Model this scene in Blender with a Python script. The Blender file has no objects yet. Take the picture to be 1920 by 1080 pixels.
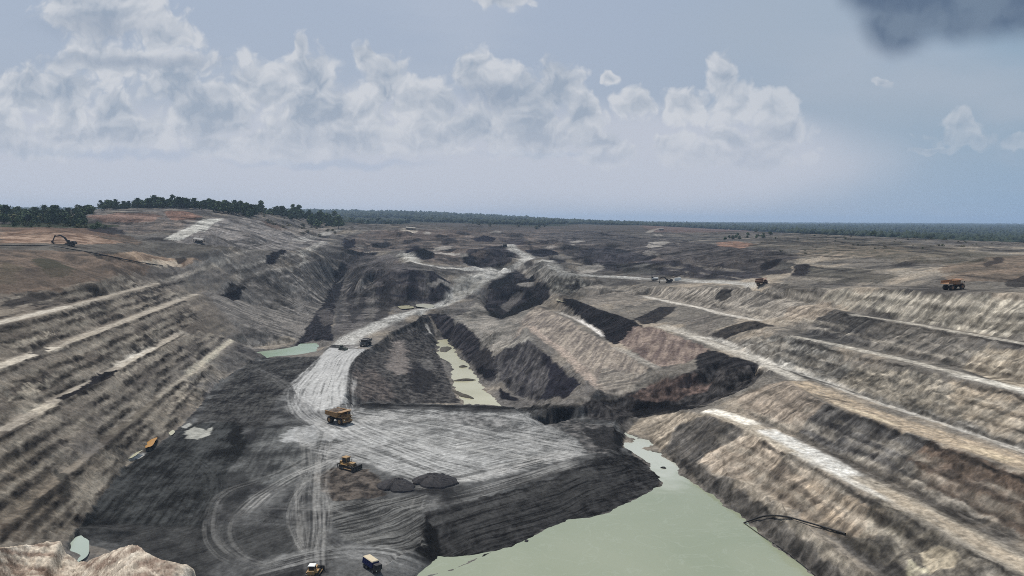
import bpy, math, random
import numpy as np
from mathutils import Matrix, Vector
from mathutils.geometry import delaunay_2d_cdt

SC = bpy.context.scene
COL = SC.collection
rad = math.radians

# ------------------------------------------------------------------ camera
FPX = 1478.0                      # focal length in units of a 1920 px wide frame
CAMZ = 100.0                      # eye height; every H below is metres under the eye
PITCH = math.atan(126.0 / FPX)
cam_d = bpy.data.cameras.new('camera')
cam = bpy.data.objects.new('camera', cam_d)
COL.objects.link(cam)
cam_d.sensor_width = 36.0
cam_d.lens = 36.0 * FPX / 1920.0
cam_d.clip_start = 0.5
cam_d.clip_end = 60000.0
CM = (Matrix.Translation((0, 0, CAMZ)) @ Matrix.Rotation(math.pi / 2 - PITCH, 4, 'X')
      @ Matrix.Rotation(rad(0.25), 4, 'Z'))
cam.matrix_world = CM
SC.camera = cam
R3 = np.array([[CM[i][j] for j in range(3)] for i in range(3)])

# ------------------------------------------------------------------ light and exposure
SUN_EL, SUN_AZ = rad(63.0), rad(-35.0)      # azimuth from +Y, positive towards +X
sun_d = bpy.data.lights.new('sun', 'SUN')
sun_d.energy = 4.0
sun_d.angle = rad(2.0)
sun_d.color = (1.0, 0.95, 0.88)
sun = bpy.data.objects.new('sun', sun_d)
COL.objects.link(sun)
sdir = Vector((math.sin(SUN_AZ) * math.cos(SUN_EL), math.cos(SUN_AZ) * math.cos(SUN_EL), math.sin(SUN_EL)))
sun.rotation_euler = sdir.to_track_quat('Z', 'Y').to_euler()
SC.view_settings.view_transform = 'Standard'
SC.view_settings.look = 'None'
SC.view_settings.exposure = 0.0
SC.view_settings.gamma = 1.0

# ------------------------------------------------------------------ sky: Nishita air with cumulus bands
def build_world():
    w = bpy.data.worlds.new('World')
    SC.world = w
    w.use_nodes = True
    nt = w.node_tree
    nt.nodes.clear()
    N = nt.nodes.new
    L = nt.links.new

    def math_(op, a, b=None, c=None, clamp=False):
        n = N('ShaderNodeMath'); n.operation = op; n.use_clamp = clamp
        for i, x in enumerate((a, b, c)):
            if x is None: continue
            if isinstance(x, (int, float)): n.inputs[i].default_value = x
            else: L(x, n.inputs[i])
        return n.outputs[0]

    def vmath(op, a, b=None):
        n = N('ShaderNodeVectorMath'); n.operation = op
        for i, x in enumerate((a, b)):
            if x is None: continue
            if isinstance(x, (tuple, list)): n.inputs[i].default_value = x
            else: L(x, n.inputs[i])
        return n.outputs['Value'] if op in ('LENGTH', 'DOT_PRODUCT') else n.outputs[0]

    def ramp(x, a, b):
        n = N('ShaderNodeMapRange'); n.interpolation_type = 'SMOOTHSTEP'
        L(x, n.inputs[0]); n.inputs[1].default_value = a; n.inputs[2].default_value = b
        return n.outputs[0]

    def mix(f, a, b):
        n = N('ShaderNodeMix'); n.data_type = 'RGBA'
        if isinstance(f, float): n.inputs[0].default_value = f
        else: L(f, n.inputs[0])
        for i, x in ((6, a), (7, b)):
            if isinstance(x, tuple): n.inputs[i].default_value = (*x, 1)
            else: L(x, n.inputs[i])
        return n.outputs[2]

    tc = N('ShaderNodeTexCoord')
    sep = N('ShaderNodeSeparateXYZ'); L(tc.outputs['Generated'], sep.inputs[0])
    ay = math_('MAXIMUM', math_('ABSOLUTE', sep.outputs[1]), 0.12)
    # tangent of azimuth and of elevation, in hundreds of "photo pixels"
    P = math_('MULTIPLY', math_('DIVIDE', sep.outputs[0], ay), 14.78)
    Q = math_('MULTIPLY', math_('DIVIDE', sep.outputs[2], ay), 14.78)
    cmb = N('ShaderNodeCombineXYZ'); L(P, cmb.inputs[0]); L(Q, cmb.inputs[1])
    base = cmb.outputs[0]

    def noise(vec, scale, detail, rough=0.55, dist=0.0):
        n = N('ShaderNodeTexNoise'); n.noise_dimensions = '2D'
        L(vec, n.inputs['Vector']); n.inputs['Scale'].default_value = scale
        n.inputs['Detail'].default_value = detail; n.inputs['Roughness'].default_value = rough
        n.inputs['Distortion'].default_value = dist
        return n
    # billowing outline: stacked round cells, slightly warped
    wn = noise(base, 1.3, 3.0, 0.5)
    wv = vmath('MULTIPLY', vmath('SUBTRACT', wn.outputs['Color'], (0.5, 0.5, 0.5)), (0.6, 0.45, 0))
    pw = vmath('ADD', base, wv)
    wn2 = noise(base, 3.2, 2.0, 0.5)
    pv = vmath('ADD', pw, vmath('MULTIPLY', vmath('SUBTRACT', wn2.outputs['Color'], (0.5, 0.5, 0.5)), (0.14, 0.14, 0)))
    def cells(vec):
        n = N('ShaderNodeTexVoronoi'); n.voronoi_dimensions = '2D'; n.feature = 'SMOOTH_F1'; n.inputs['Smoothness'].default_value = 0.45
        n.inputs['Scale'].default_value = 1.9; n.inputs['Detail'].default_value = 2.0; n.inputs['Roughness'].default_value = 0.5; n.inputs['Lacunarity'].default_value = 2.3
        L(vec, n.inputs['Vector'])
        return n.outputs['Distance']
    puff = cells(pv)
    puff_up = cells(vmath('ADD', pv, (-0.05, 0.13, 0)))

    def field(blobs, vec):
        cur = None
        for (u, v, rx, ry) in blobs:
            cx, cy = (u - 960) / 100.0, (414 - v) / 100.0
            d = vmath('LENGTH', vmath('MULTIPLY', vmath('SUBTRACT', vec, (cx, cy, 0)), (100.0 / rx, 100.0 / ry, 0)))
            f = math_('SUBTRACT', 1.0, d)
            if cur is None: cur = f
            else:
                n = N('ShaderNodeMath'); n.operation = 'SMOOTH_MAX'
                L(cur, n.inputs[0]); L(f, n.inputs[1]); n.inputs[2].default_value = 0.25
                cur = n.outputs[0]
        return cur

    mr_ = N('ShaderNodeMapRange'); L(P, mr_.inputs[0]); mr_.inputs[1].default_value = 3.0; mr_.inputs[2].default_value = 7.5; mr_.inputs[3].default_value = 1.0; mr_.inputs[4].default_value = 0.55
    mix_v = mr_.outputs[0]
    # main cumulus (u, v, half width, half height in photo pixels)
    main = [(150, 20, 70, 60), (230, 40, 120, 60), (320, 75, 75, 50), (230, 120, 150, 55), (340, 150, 90, 70), (150, 180, 70, 35),
            (60, 185, 75, 55), (20, 240, 75, 50), (140, 215, 70, 40), (225, 215, 55, 45), (400, 210, 110, 80),
            (500, 165, 90, 65), (590, 150, 70, 60), (570, 105, 22, 30), (685, 120, 34, 36), (720, 160, 70, 55), (790, 210, 90, 60), (640, 225, 160, 80),
            (900, 150, 62, 62), (960, 180, 80, 60), (1040, 165, 58, 52), (1085, 215, 48, 55), (930, 235, 150, 50), (700, 265, 300, 45), (1000, 265, 170, 40),
            (1190, 200, 50, 32), (1280, 205, 75, 38), (1340, 150, 36, 46), (1370, 190, 50, 48), (1440, 205, 52, 45), (1450, 250, 62, 50), (1360, 265, 60, 34),
            (1265, 268, 50, 30), (1380, 295, 170, 36), (1130, 270, 45, 34), (1135, 300, 70, 30), (480, 265, 55, 32), (520, 290, 120, 26), (420, 280, 90, 30),
            (1785, 232, 38, 32), (1800, 262, 80, 24), (1900, 262, 60, 18), (1740, 282, 70, 8), (940, 8, 60, 30), (1145, 152, 22, 14), (1640, 155, 22, 12), (200, 255, 200, 40), (60, 285, 140, 30)]
    f0 = field(main, pw)
    f = math_('ADD', f0, math_('MULTIPLY', math_('SUBTRACT', 0.56, puff), 0.6))
    dens = math_('MULTIPLY', ramp(f, -0.10, 0.30), mix_v)
    dens = math_('MULTIPLY', dens, ramp(Q, 0.4, 2.1))       # melts into the haze low down
    # shading of the puffs: bright crowns, greyer bellies
    relief = math_('SUBTRACT', puff_up, puff)
    mid = noise(pw, 0.75, 3.0, 0.5)
    belly = ramp(f0, 0.15, 0.95)
    shade = math_('ADD', math_('MULTIPLY', relief, 0.75), math_('MULTIPLY', belly, -0.5))
    shade = math_('ADD', shade, math_('MULTIPLY', math_('SUBTRACT', mid.outputs[0], 0.5), 1.7))
    shade = math_('ADD', shade, 0.80, clamp=True)
    cloud_col = mix(shade, (3.7, 4.4, 5.4), (7.0, 7.25, 7.7))

    soft = vmath('ADD', base, vmath('MULTIPLY', wv, (0.45, 0.35, 0)))
    sky = N('ShaderNodeTexSky'); sky.sky_type = 'NISHITA'; sky.sun_disc = False
    sky.sun_elevation = SUN_EL; sky.sun_rotation = SUN_AZ
    sky.air_density = 1.6; sky.dust_density = 3.0; sky.ozone_density = 1.0
    # thin high veil that greys the blue; bluer to the right, paler low down
    vn = noise(vmath('MULTIPLY', base, (0.35, 1.1, 1)), 0.6, 4.0, 0.5)
    veil_a = mix(ramp(P, 1.0, 10.5), (4.15, 4.9, 6.3), (3.2, 4.4, 5.8))
    veil = mix(ramp(Q, 0.0, 2.4), mix(ramp(P, 3.0, 10.0), (5.2, 6.0, 7.3), (3.5, 5.0, 6.9)), veil_a)
    veil = mix(math_('MULTIPLY', ramp(vn.outputs[0], 0.45, 0.75), 0.5), veil, (5.0, 5.6, 6.8))
    air = mix(0.86, sky.outputs[0], veil)
    # pale sheet under the cumulus line
    sheet = field([(150, 300, 600, 120), (700, 300, 600, 150), (1200, 300, 560, 120)], soft)
    air = mix(math_('MULTIPLY', ramp(sheet, 0.0, 0.5), 0.85), air, (6.0, 6.35, 7.2))
    lowbank = field([(200, 292, 330, 14), (620, 312, 260, 12), (1010, 290, 150, 12)], pw)
    air = mix(math_('MULTIPLY', ramp(lowbank, 0.0, 0.8), 0.3), air, (3.5, 4.6, 6.3))
    upper = field([(1500, 60, 320, 150), (1700, 170, 420, 90)], pw)
    air = mix(math_('MULTIPLY', ramp(upper, 0.0, 0.7), 0.45), air, (4.3, 5.0, 5.9))
    c = mix(math_('MULTIPLY', dens, 0.9), air, cloud_col)
    # grey bellies inside the big clouds
    g1 = field([(200, 62, 150, 38), (920, 185, 75, 38), (270, 125, 230, 24), (1900, 20, 90, 40)], pw)
    c = mix(math_('MULTIPLY', ramp(g1, 0.0, 0.9), 0.55), c, (3.1, 3.8, 4.9))
    # heavy dark cloud, upper right
    d1 = field([(1665, 50, 95, 78), (1780, 25, 190, 78), (1920, 12, 240, 84), (2080, 0, 320, 100), (1640, -10, 110, 70)], soft)
    c = mix(math_('MULTIPLY', ramp(d1, 0.0, 0.6), 0.9), c, mix(ramp(noise(pw, 0.9, 3.0).outputs[0], 0.35, 0.7), (0.95, 1.45, 2.35), (1.7, 2.3, 3.2)))
    # below the horizon: the sky dome's ground haze
    c = mix(ramp(Q, -0.05, -0.6), c, (3.0, 3.4, 3.8))
    bg = N('ShaderNodeBackground'); bg.inputs[1].default_value = 0.09
    L(c, bg.inputs[0])
    out = N('ShaderNodeOutputWorld'); L(bg.outputs[0], out.inputs[0])
build_world()

# ------------------------------------------------------------------ rays and points
def ray(u, v):
    r = R3 @ np.array([(u - 960.0) / FPX, -(v - 540.0) / FPX, -1.0])
    return r / r[1]                      # scaled so the forward part (y) is 1
def PH(u, v, H):                         # the point seen at (u,v) that lies H metres under the eye
    r = ray(u, v); t = H / -r[2]
    return (r[0] * t, t, -H)
def PD(u, v, d):                         # the point seen at (u,v) at forward distance d
    r = ray(u, v)
    return (r[0] * d, d, r[2] * d)

# ------------------------------------------------------------------ noise
_rng = np.random.RandomState(7)
_perm = _rng.permutation(512).astype(np.int32)
_ang = _rng.rand(512).astype(np.float32) * 6.2831853
_gx, _gy = np.cos(_ang), np.sin(_ang)
def pnoise(x, y, seed=0):
    x = x.astype(np.float32); y = y.astype(np.float32)
    xi = np.floor(x).astype(np.int32); yi = np.floor(y).astype(np.int32)
    fx = x - xi; fy = y - yi
    def g(ix, iy, dx, dy):
        h = _perm[(_perm[(ix + seed * 37) & 511] + iy) & 511]
        return _gx[h] * dx + _gy[h] * dy
    su = fx * fx * fx * (fx * (fx * 6 - 15) + 10); sv = fy * fy * fy * (fy * (fy * 6 - 15) + 10)
    a = g(xi, yi, fx, fy); b = g(xi + 1, yi, fx - 1, fy)
    c = g(xi, yi + 1, fx, fy - 1); d = g(xi + 1, yi + 1, fx - 1, fy - 1)
    return (a + su * (b - a) + sv * (c + su * (d - c) - a - su * (b - a))) * 1.4
from concurrent.futures import ThreadPoolExecutor
_pool = ThreadPoolExecutor(4)
def fbm(x, y, o=4, seed=0, gain=0.5):
    x = np.asarray(x, np.float32); y = np.asarray(y, np.float32)
    if x.ndim == 2 and x.size > 200000 and x.shape == y.shape:
        cuts = np.linspace(0, x.shape[0], 17).astype(int)
        return np.concatenate(list(_pool.map(lambda k: _fbm(x[cuts[k]:cuts[k + 1]], y[cuts[k]:cuts[k + 1]], o, seed, gain), range(16))))
    return _fbm(x, y, o, seed, gain)
def _fbm(x, y, o=4, seed=0, gain=0.5):
    s = 0; a = 1.0; t = 0
    for i in range(o):
        s = s + a * pnoise(x * np.float32(2.03 ** i) + np.float32(13.7 * i), y * np.float32(2.03 ** i) - np.float32(7.1 * i), seed + i)
        t += a; a *= gain
    return s / t
def sstep(x, a, b):
    t = np.clip((x - a) / (b - a), 0, 1)
    return t * t * (3 - 2 * t)
SC.cycles.max_bounces = 5
SC.cycles.diffuse_bounces = 2
SC.cycles.volume_bounces = 0
SC.cycles.use_denoising = False
SC.cycles.pixel_filter_type = 'BLACKMAN_HARRIS'
SC.cycles.filter_width = 0.95

# ------------------------------------------------------------------ terrain: break lines of the pit (u, v, metres under the eye)
LINES = []
def Ln(*pts): LINES.append([PH(*p) for p in pts])
def PB(u, v, H):                         # a bench level: benches dip one degree down the valley
    r = ray(u, v); s_ = -r[2]; h = 0.935 * H * s_ / (s_ - 0.0176)
    return PH(u, v, h)
def Bn(*pts): LINES.append([PB(*p) for p in pts])
def Dn(*pts): LINES.append([PD(*p) for p in pts])
def Xs(*pts):
    for p in pts: LINES.append([PH(*p)])
def Wn(*pts): LINES.append([(x, y, -h) for x, y, h in pts])

# --- right wall of the pit, from the water up
Ln((1178,815,80),(1215,825,80),(1240,850,80),(1265,872,80),(1290,893,80),(1340,926,80),(1395,975,80),(1440,1010,80),(1490,1045,80),(1530,1078,80),(1640,1165,80),(1850,1320,80))
Bn((1290,868,79),(1370,897,76.5),(1408,912,76),(1474,968,76),(1520,999,76),(1570,1036,76),(1620,1074,76),(1720,1152,76),(1900,1290,76))
Bn((1400,893,75.5),(1490,958,75.5),(1600,1033,75.5),(1740,1138,75.5),(1950,1290,75.5))
Bn((1203,782,77),(1260,773,73.5),(1325,775,67),(1400,806,67),(1480,850,67),(1560,892,67),(1700,968,67),(1900,1068,67),(2150,1195,67))
Bn((1345,765,66.5),(1420,785,66.5),(1500,822,66.5),(1580,858,66.5),(1700,916,66.5),(1900,1009,66.5),(2150,1127,66.5))
Bn((1007,574,58),(1060,595,59),(1093,618,60),(1133,640,60.5),(1182,668,61),(1237,695,62))
Bn((1015,570,57.5),(1070,591,58.5),(1133,630,60),(1182,659,60.5),(1237,684,61.5))
Bn((1055,560,50),(1120,580,51),(1182,601,52.5),(1232,615,53.5),(1320,647,55),(1370,667,55.5),(1453,703,56.5),(1545,756,57),(1641,789,57),(1745,827,57),(1912,885,57),(2150,970,57))
Bn((1060,556,49.5),(1120,573,50.5),(1190,592,52),(1270,617,53),(1340,638,54.5),(1453,678,56),(1540,713,56.8),(1703,770,56.8),(1912,839,56.8),(2150,915,56.8))
Bn((1150,548,46),(1203,556,46),(1257,567,46),(1316,580,46),(1353,591,46),(1428,608,46),(1478,630,46.5),(1620,665,46.5),(1787,705,46.5),(1912,737,46.5),(2150,795,46.5))
Bn((1215,552,45.5),(1316,573,45.5),(1428,600,45.5),(1500,619,46),(1620,648,46),(1787,686,46),(1912,714,46),(2150,767,46))
Bn((1400,553,38),(1474,564,36.5),(1578,586,37),(1703,609,37),(1787,624,37),(1912,646,37),(2150,688,37))
Bn((1410,550,37.5),(1474,559.5,36),(1578,580,36.6),(1703,603,36.6),(1787,617,36.6),(1912,638,36.6),(2150,678,36.6))
Ln((1085,540,50),(1130,534,50),(1200,536,48),(1266,539,45),(1370,540,40),(1440,542,37.5),(1560,541,33),(1662,542,30),(1745,546,28),(1870,550,26),(1920,552,25.5),(2150,563,24.5))
Ln((1060,513,50),(1127,517,50),(1200,520,48),(1266,525,45),(1370,530,40),(1440,532,37.5),(1560,533,33),(1662,534,30),(1745,538,28),(1870,541,26),(2150,550,24.5))
Ln((1120,500,48),(1250,508,43),(1400,512,36),(1500,510,32),(1560,506,29),(1700,508,25),(1800,502,22),(1900,492,19),(2100,488,17))
Xs((1100,480,43),(1200,484,40),(1300,488,36),(1400,492,32),(1480,490,29))
Ln((1050,455,34),(1200,452,29),(1300,457,27),(1400,470,27),(1500,472,25),(1600,470,22),(1700,476,21),(1800,476,20.5),(1920,472,20),(2100,476,19.5))
Ln((1060,425,15),(1200,430,18),(1350,433,19),(1500,438,19),(1700,447,19),(1850,458,19),(1920,464,19),(2100,470,19))
# --- head of the centre trench and the spurs on its right
Ln((835,636,87.6),(850,650,87.6),(867,667,87.6),(880,684,87.6),(893,697,87.6),(908,715,87.6),(916,732,87.6),(936,752,87.6),(960,792,88))
Ln((815,638,87.6),(817,660,87.6),(832,678,87.6),(843,690,87.6),(845,715,87.6),(856,739,87.6),(864,752,87.6),(870,792,88))
Ln((826,645,90),(850,680,91),(880,720,91),(898,745,91),(915,790,91))
Ln((797,597,79),(812,618,85),(824,632,87))
Ln((803,592,76),(833,592,75.5),(877,617,76),(900,637,79),(927,668,80.5),(960,700,83))
Ln((927,666,79),(955,650,74),(990,637,70),(1007,653,71),(1043,683,72),(1086,722,72.5),(1110,745,71))
Bn((993,610,64),(1050,655,66),(1107,708,68),(1130,735,69))
Ln((940,722,86),(975,742,86.5),(1003,754,85))
Xs((900,600,73),(950,598,72),(930,625,73),(960,615,70),(980,590,67),(920,655,78))
Ln((910,560,72),(915,585,76),(935,595,77),(965,583,77),(1000,560,70))
Ln((925,520,58),(940,512,56),(975,512,55),(1000,530,57),(1035,548,56))
# --- back-filled floor and its rim
Ln((640,757,75),(654,758,75),(700,757,75),(767,757,75),(830,758,75),(893,760,75),(967,764,75),(1034,762,74.7),(1085,764,74))
Ln((692,790,85),(767,806,88),(830,806,90),(893,806,90),(967,808,88),(1034,800,83),(1080,785,78))
Ln((650,735,75),(655,700,75),(665,675,75),(690,655,75),(720,636,74.5),(760,609,74),(800,592,73.5))
Ln((672,740,77.5),(674,700,78),(690,675,78),(720,652,78),(750,625,77),(785,602,76))
Xs((740,740,83),(760,690,81),(800,720,85),(785,655,82),(715,700,79),(735,650,79),(820,745,86))
# pond side of the floor
Ln((760,1095,80),(834,1067,80),(878,1050,80),(930,1034,80),(991,1013,80),(1027,991,80),(1064,976,80),(1108,972,80),(1152,954,80),(1190,935,80),(1238,913,80),(1230,891,80),(1208,869,80),(1190,858,80),(1167,852,80),(1171,835,80),(1172,812,80))
Ln((782,1018,77),(797,961,75.5),(893,932,75.2),(967,915,75.2),(1041,893,75.2),(1086,866,75.2),(1138,852,75.3),(1150,830,75.5),(1150,797,76),(1160,780,76))
Ln((840,1130,84),(980,1090,84),(1120,1040,84),(1235,975,84),(1258,915,83),(1225,862,82))
Ln((1300,960,83.5),(1400,1050,84),(1480,1120,84),(1600,1260,84))
Xs((1000,1150,89),(1200,1100,89),(1100,1250,89),(1300,1250,89))
Ln((700,1075,78),(782,1030,79),(819,1052,80.5))
Xs((620,800,75),(700,800,75),(800,800,75),(900,800,75),(1000,800,75),(1080,810,75),(700,860,75),(850,860,75),(1000,850,75),(600,900,75),(700,950,75.5),(600,970,75.5),(500,950,75.5),(560,1030,77),(650,1050,77.5),(500,800,75),(480,860,75),(620,1120,78),(400,1100,79),(560,740,75),(610,720,75))
# dark spoil heap sliding to the west corner
Ln((500,690,76),(430,735,76),(400,790,75.5),(330,845,75),(290,880,75.5),(260,930,75.9))
Ln((400,880,75),(385,930,76),(380,985,77))
Ln((180,975,76),(260,1000,77.2),(330,1010,77.8),(420,1020,77.6))
Xs((300,930,75.7),(330,960,76.5),(250,1060,78.3),(350,1080,78.5),(140,1030,76.6))
# dark pile filling in front of the right wall
Ln((1180,770,76.5),(1250,762,74.5),(1330,752,70),(1420,722,65.5))
Ln((1130,757,74),(1180,748,72.5),(1240,735,70.5),(1330,715,66),(1420,688,60),(1440,695,59))
Xs((1200,715,68),(1290,700,63),(1360,690,60))
# road up the far valley
Ln((600,672,75),(612,655,75),(640,640,75),(693,620,75),(747,596,74),(793,582,73.5),(840,570,73),(870,545,66),(907,522,57),(940,508,52),(975,488,44),(962,470,36),(950,457,31))
Ln((850,590,74),(885,580,73.5),(895,560,69),(925,532,60))
Ln((1010,478,40),(1030,503,43),(1050,512,43))
Ln((747,475,37),(773,490,41),(800,498,44.5),(860,505,49),(943,508,52))
Xs((870,525,57),(890,500,47),(850,485,41),(900,480,40),(930,470,36))
Ln((690,508,48),(735,505,46),(787,507,47),(815,511,49),(842,528,58),(852,552,68.5))
Ln((705,560,68),(740,575,74.5),(775,578,74.5),(815,577,74),(838,572,73))
Xs((660,600,75.5),(700,600,75.5),(740,590,75),(680,555,68),(700,530,59),(665,530,64),(660,560,71),(650,620,75.5))
# --- left wall
Bn((440,695,76),(405,720,75.6),(385,747,75.3),(350,790,75.3),(290,840,75.3),(240,872,75.3),(190,930,75.3),(150,985,75.3),(118,1035,75.3),(60,1110,75.3),(-100,1280,75.3))
Bn((440,640,68),(400,668,68),(350,712,68),(333,722,68),(262,786,68),(185,848,68),(100,917,68),(-60,1050,68),(-250,1205,68))
Bn((433,633,67.6),(400,658,67.6),(350,700,67.6),(262,768,67.6),(185,831,67.6),(100,899,67.6),(-60,1026,67.6),(-250,1178,67.6))
Bn((355,628,57),(283,661,56.5),(217,699,56.5),(111,760,56.5),(0,824,56.5),(-150,909,56.5),(-350,1022,56.5))
Bn((350,617,56.5),(283,648,56),(217,683,56),(111,741,56),(0,800,56),(-150,880,56),(-350,987,56))
Bn((370,554,45),(300,581,45),(233,607,45),(160,634,45),(0,693,45),(-200,769,45),(-400,845,45))
Bn((370,547,44.6),(300,572,44.6),(233,596,44.6),(160,622,44.6),(0,679,44.6),(-200,751,44.6),(-400,822,44.6))
Bn((300,533,35),(233,550,35),(133,577,35),(0,610,35),(-200,661,35),(-400,712,35))
Bn((300,528,34.6),(233,545,34.6),(133,570,34.6),(0,602,34.6),(-200,651,34.6),(-400,700,34.6))
Ln((310,527,42),(367,514,40),(433,498,36),(520,479,33),(600,463,31))
Bn((-400,622,28),(-200,580,28),(0,549,28),(100,543,28),(180,531,27.5),(247,508,25.5))
Ln((283,498,32),(310,491,31),(400,468,23.5),(500,456,24),(600,447,24))
Ln((380,550,51.5),(400,575,57),(430,600,64),(455,625,71),(474,650,79.5))
Ln((385,545,51),(433,527,46),(500,510,44),(567,497,43),(620,482,42))
Xs((480,575,65),(540,560,66),(520,610,75),(600,520,58),(440,560,58))
Ln((473,679,79),(500,673,79.3),(533,669,79.3),(597,664,79.5),(609,650,79.5),(602,640,79.5),(573,636,79.5),(547,650,79.5),(500,654,79.5),(476,658,79.5))
Ln((495,665,82),(550,660,82),(590,650,82))
Ln((570,632,79),(580,607,77),(610,560,72),(627,527,66),(650,500,52),(690,475,40),(725,462,34))
Ln((612,632,77),(625,600,76),(640,560,73),(655,525,64),(680,500,50))
# left plateau and hill
Xs((0,500,23),(100,500,24.5),(200,490,25),(-300,520,23),(50,470,18.5),(150,470,20),(250,475,23.5),(330,470,24),(120,457,16),(250,455,18),(330,455,19),(-200,470,15))
Ln((-350,440,11),(-100,436,10),(0,430,8),(100,430,8),(200,430,9),(260,440,13))
Ln((-400,415,2.5),(-200,413,2),(0,417,4),(90,418,4),(170,415,2.5))
Dn((167,402,820),(200,398,850),(270,401,860),(327,395,900),(380,406,900),(420,410,900),(467,413,930),(517,423,1000),(575,428,1150),(633,427,1300))
Dn((-400,398,1050),(0,396,1050),(170,392,1050),(327,389,1050),(420,394,1050),(500,402,1150),(600,412,1400),(690,420,1600))
Xs((307,448,16),(400,440,13),(470,440,15),(560,440,20),(610,440,23))
Dn((350,425,760)); Dn((250,425,720))
Ln((750,470,34),(850,470,35),(900,450,28),(800,450,27),(700,446,25),(640,441,21))
Ln((640,428,14),(720,430,18),(850,430,20),(950,430,20),(1000,440,25))
Xs((850,460,31),(950,445,27),(1000,460,32))
# country beyond
Ln((700,420,6),(850,422,10),(1000,420,9),(1200,422,11))
Wn((-4000,2000,-5),(-1500,2200,-8),(-400,2600,0),(300,2600,12),(900,2400,35),(1400,2000,45),(2500,2000,48))
Wn((900,1200,42),(1500,1300,44),(1100,900,34),(800,800,26),(700,1000,28))
Wn((-6000,5000,-60),(-1200,5000,-52),(-600,5000,-45),(-100,5000,-22),(300,5000,2),(800,5000,18),(1500,5000,30),(3000,5000,36),(6000,5000,36))
Wn((-12000,14000,-40),(-5000,14000,-30),(0,14000,2),(3000,14000,20),(12000,14000,24))
Wn((-2000,60,20),(-600,60,22),(-150,60,70),(0,60,83),(120,60,80),(600,60,30),(2500,60,30))
for p_ in ((-1500,800,5),(-900,500,10),(1500,500,20),(-600,300,18),(700,400,16)): Wn(p_)

def densify(pl):
    out = [pl[0]]
    for a, b in zip(pl, pl[1:]):
        n = int(min(8, max(1, math.dist(a[:2], b[:2]) / 14.0)))
        for k in range(1, n + 1):
            t = k / n
            out.append(tuple(a[i] + (b[i] - a[i]) * t for i in range(3)))
    return out
V2, VZ, ED = [], [], []
for pl in LINES:
    pl = densify(pl)
    i0 = len(V2)
    for p in pl: V2.append(Vector((p[0], p[1]))); VZ.append(p[2])
    ED += [(i0 + k, i0 + k + 1) for k in range(len(pl) - 1)]
ov, oe, of, ovo, oeo, ofo = delaunay_2d_cdt(V2, ED, [], 0, 0.01, True)
tz = []
ncross = 0
for i, v in enumerate(ov):
    if ovo[i]: tz.append(sum(VZ[k] for k in ovo[i]) / len(ovo[i]))
    else:
        ncross += 1
        zs = []
        for a, b in ED:
            A, B = V2[a], V2[b]; d = B - A; l2 = d.length_squared
            if l2 == 0: continue
            t = (v - A).dot(d) / l2
            if -0.01 <= t <= 1.01 and (A + d * t - v).length < 0.05: zs.append(VZ[a] + (VZ[b] - VZ[a]) * t)
        tz.append(sum(zs) / len(zs) if zs else -60.0); print('X', [round(float(c)) for c in (v.x,v.y)], 'u %.0f' % (960+FPX*v.x/v.y), [round(float(q),1) for q in zs])
print('break-line crossings', ncross)
TV = np.array([(v.x, v.y) for v in ov]); TZ = np.array(tz)

# fan-shaped grid, denser near the viewpoint (plain level of detail)
TMAX, NC = 0.80, 1200
dd = np.exp(np.linspace(math.log(105), math.log(13900), 6000))
wgt = 800 * (1 / 105 - 1 / dd) * 105 + 620 * np.log(np.minimum(dd, 2000) / 105) / math.log(2000 / 105) + 60 * np.log(dd / 105) / math.log(13900 / 105)
NR = 1560
YR = np.interp(np.linspace(0, wgt[-1], NR), wgt, dd)
TC = np.linspace(-TMAX, TMAX, NC)
GY = np.repeat(YR[:, None], NC, 1).astype(np.float32); GX = (GY * TC[None, :]).astype(np.float32)
RI = np.arange(NR)
Z0 = np.full((NR, NC), np.nan)
for f in of:
    for k in range(1, len(f) - 1):
        ids = [f[0], f[k], f[k + 1]]
        (x0, y0), (x1, y1), (x2, y2) = TV[ids]
        den = (y1 - y2) * (x0 - x2) + (x2 - x1) * (y0 - y2)
        if abs(den) < 1e-9: continue
        ys = (y0, y1, y2)
        ra, rb = np.searchsorted(YR, min(ys)) - 1, np.searchsorted(YR, max(ys)) + 1
        ra = max(ra, 0)
        if ra >= NR or rb <= 0: continue
        ts = [x / max(y, 1.0) for x, y in ((x0, y0), (x1, y1), (x2, y2))]
        ca = int(max(0, (min(ts) + TMAX) / (2 * TMAX) * (NC - 1) - 1)); cb = int(min(NC, (max(ts) + TMAX) / (2 * TMAX) * (NC - 1) + 2))
        if ca >= cb: continue
        gx = GX[ra:rb, ca:cb]; gy = GY[ra:rb, ca:cb]
        a = ((y1 - y2) * (gx - x2) + (x2 - x1) * (gy - y2)) / den
        b = ((y2 - y0) * (gx - x2) + (x0 - x2) * (gy - y2)) / den
        c = 1 - a - b
        m = (a >= -1e-6) & (b >= -1e-6) & (c >= -1e-6)
        z = a * TZ[ids[0]] + b * TZ[ids[1]] + c * TZ[ids[2]]
        Z0[ra:rb, ca:cb][m] = z[m]
print('NAN', np.isnan(Z0).sum(), [(round(float(GX[i,j])),round(float(GY[i,j]))) for i,j in np.argwhere(np.isnan(Z0))[::max(1,np.isnan(Z0).sum()//15)]])
Z0 = np.where(np.isnan(Z0), -30.0, Z0)

import time; _t0 = time.time()
def sample(G, x, y):
    r = np.interp(y, YR, RI); c = np.clip((x / np.maximum(y, 1) + TMAX) / (2 * TMAX) * (NC - 1), 0, NC - 1.001)
    r = np.clip(r, 0, NR - 1.001)
    i = r.astype(np.int32); j = c.astype(np.int32); fr = r - i; fc = c - j
    return (G[i, j] * (1 - fr) * (1 - fc) + G[i + 1, j] * fr * (1 - fc) + G[i, j + 1] * (1 - fr) * fc + G[i + 1, j + 1] * fr * fc)

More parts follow.
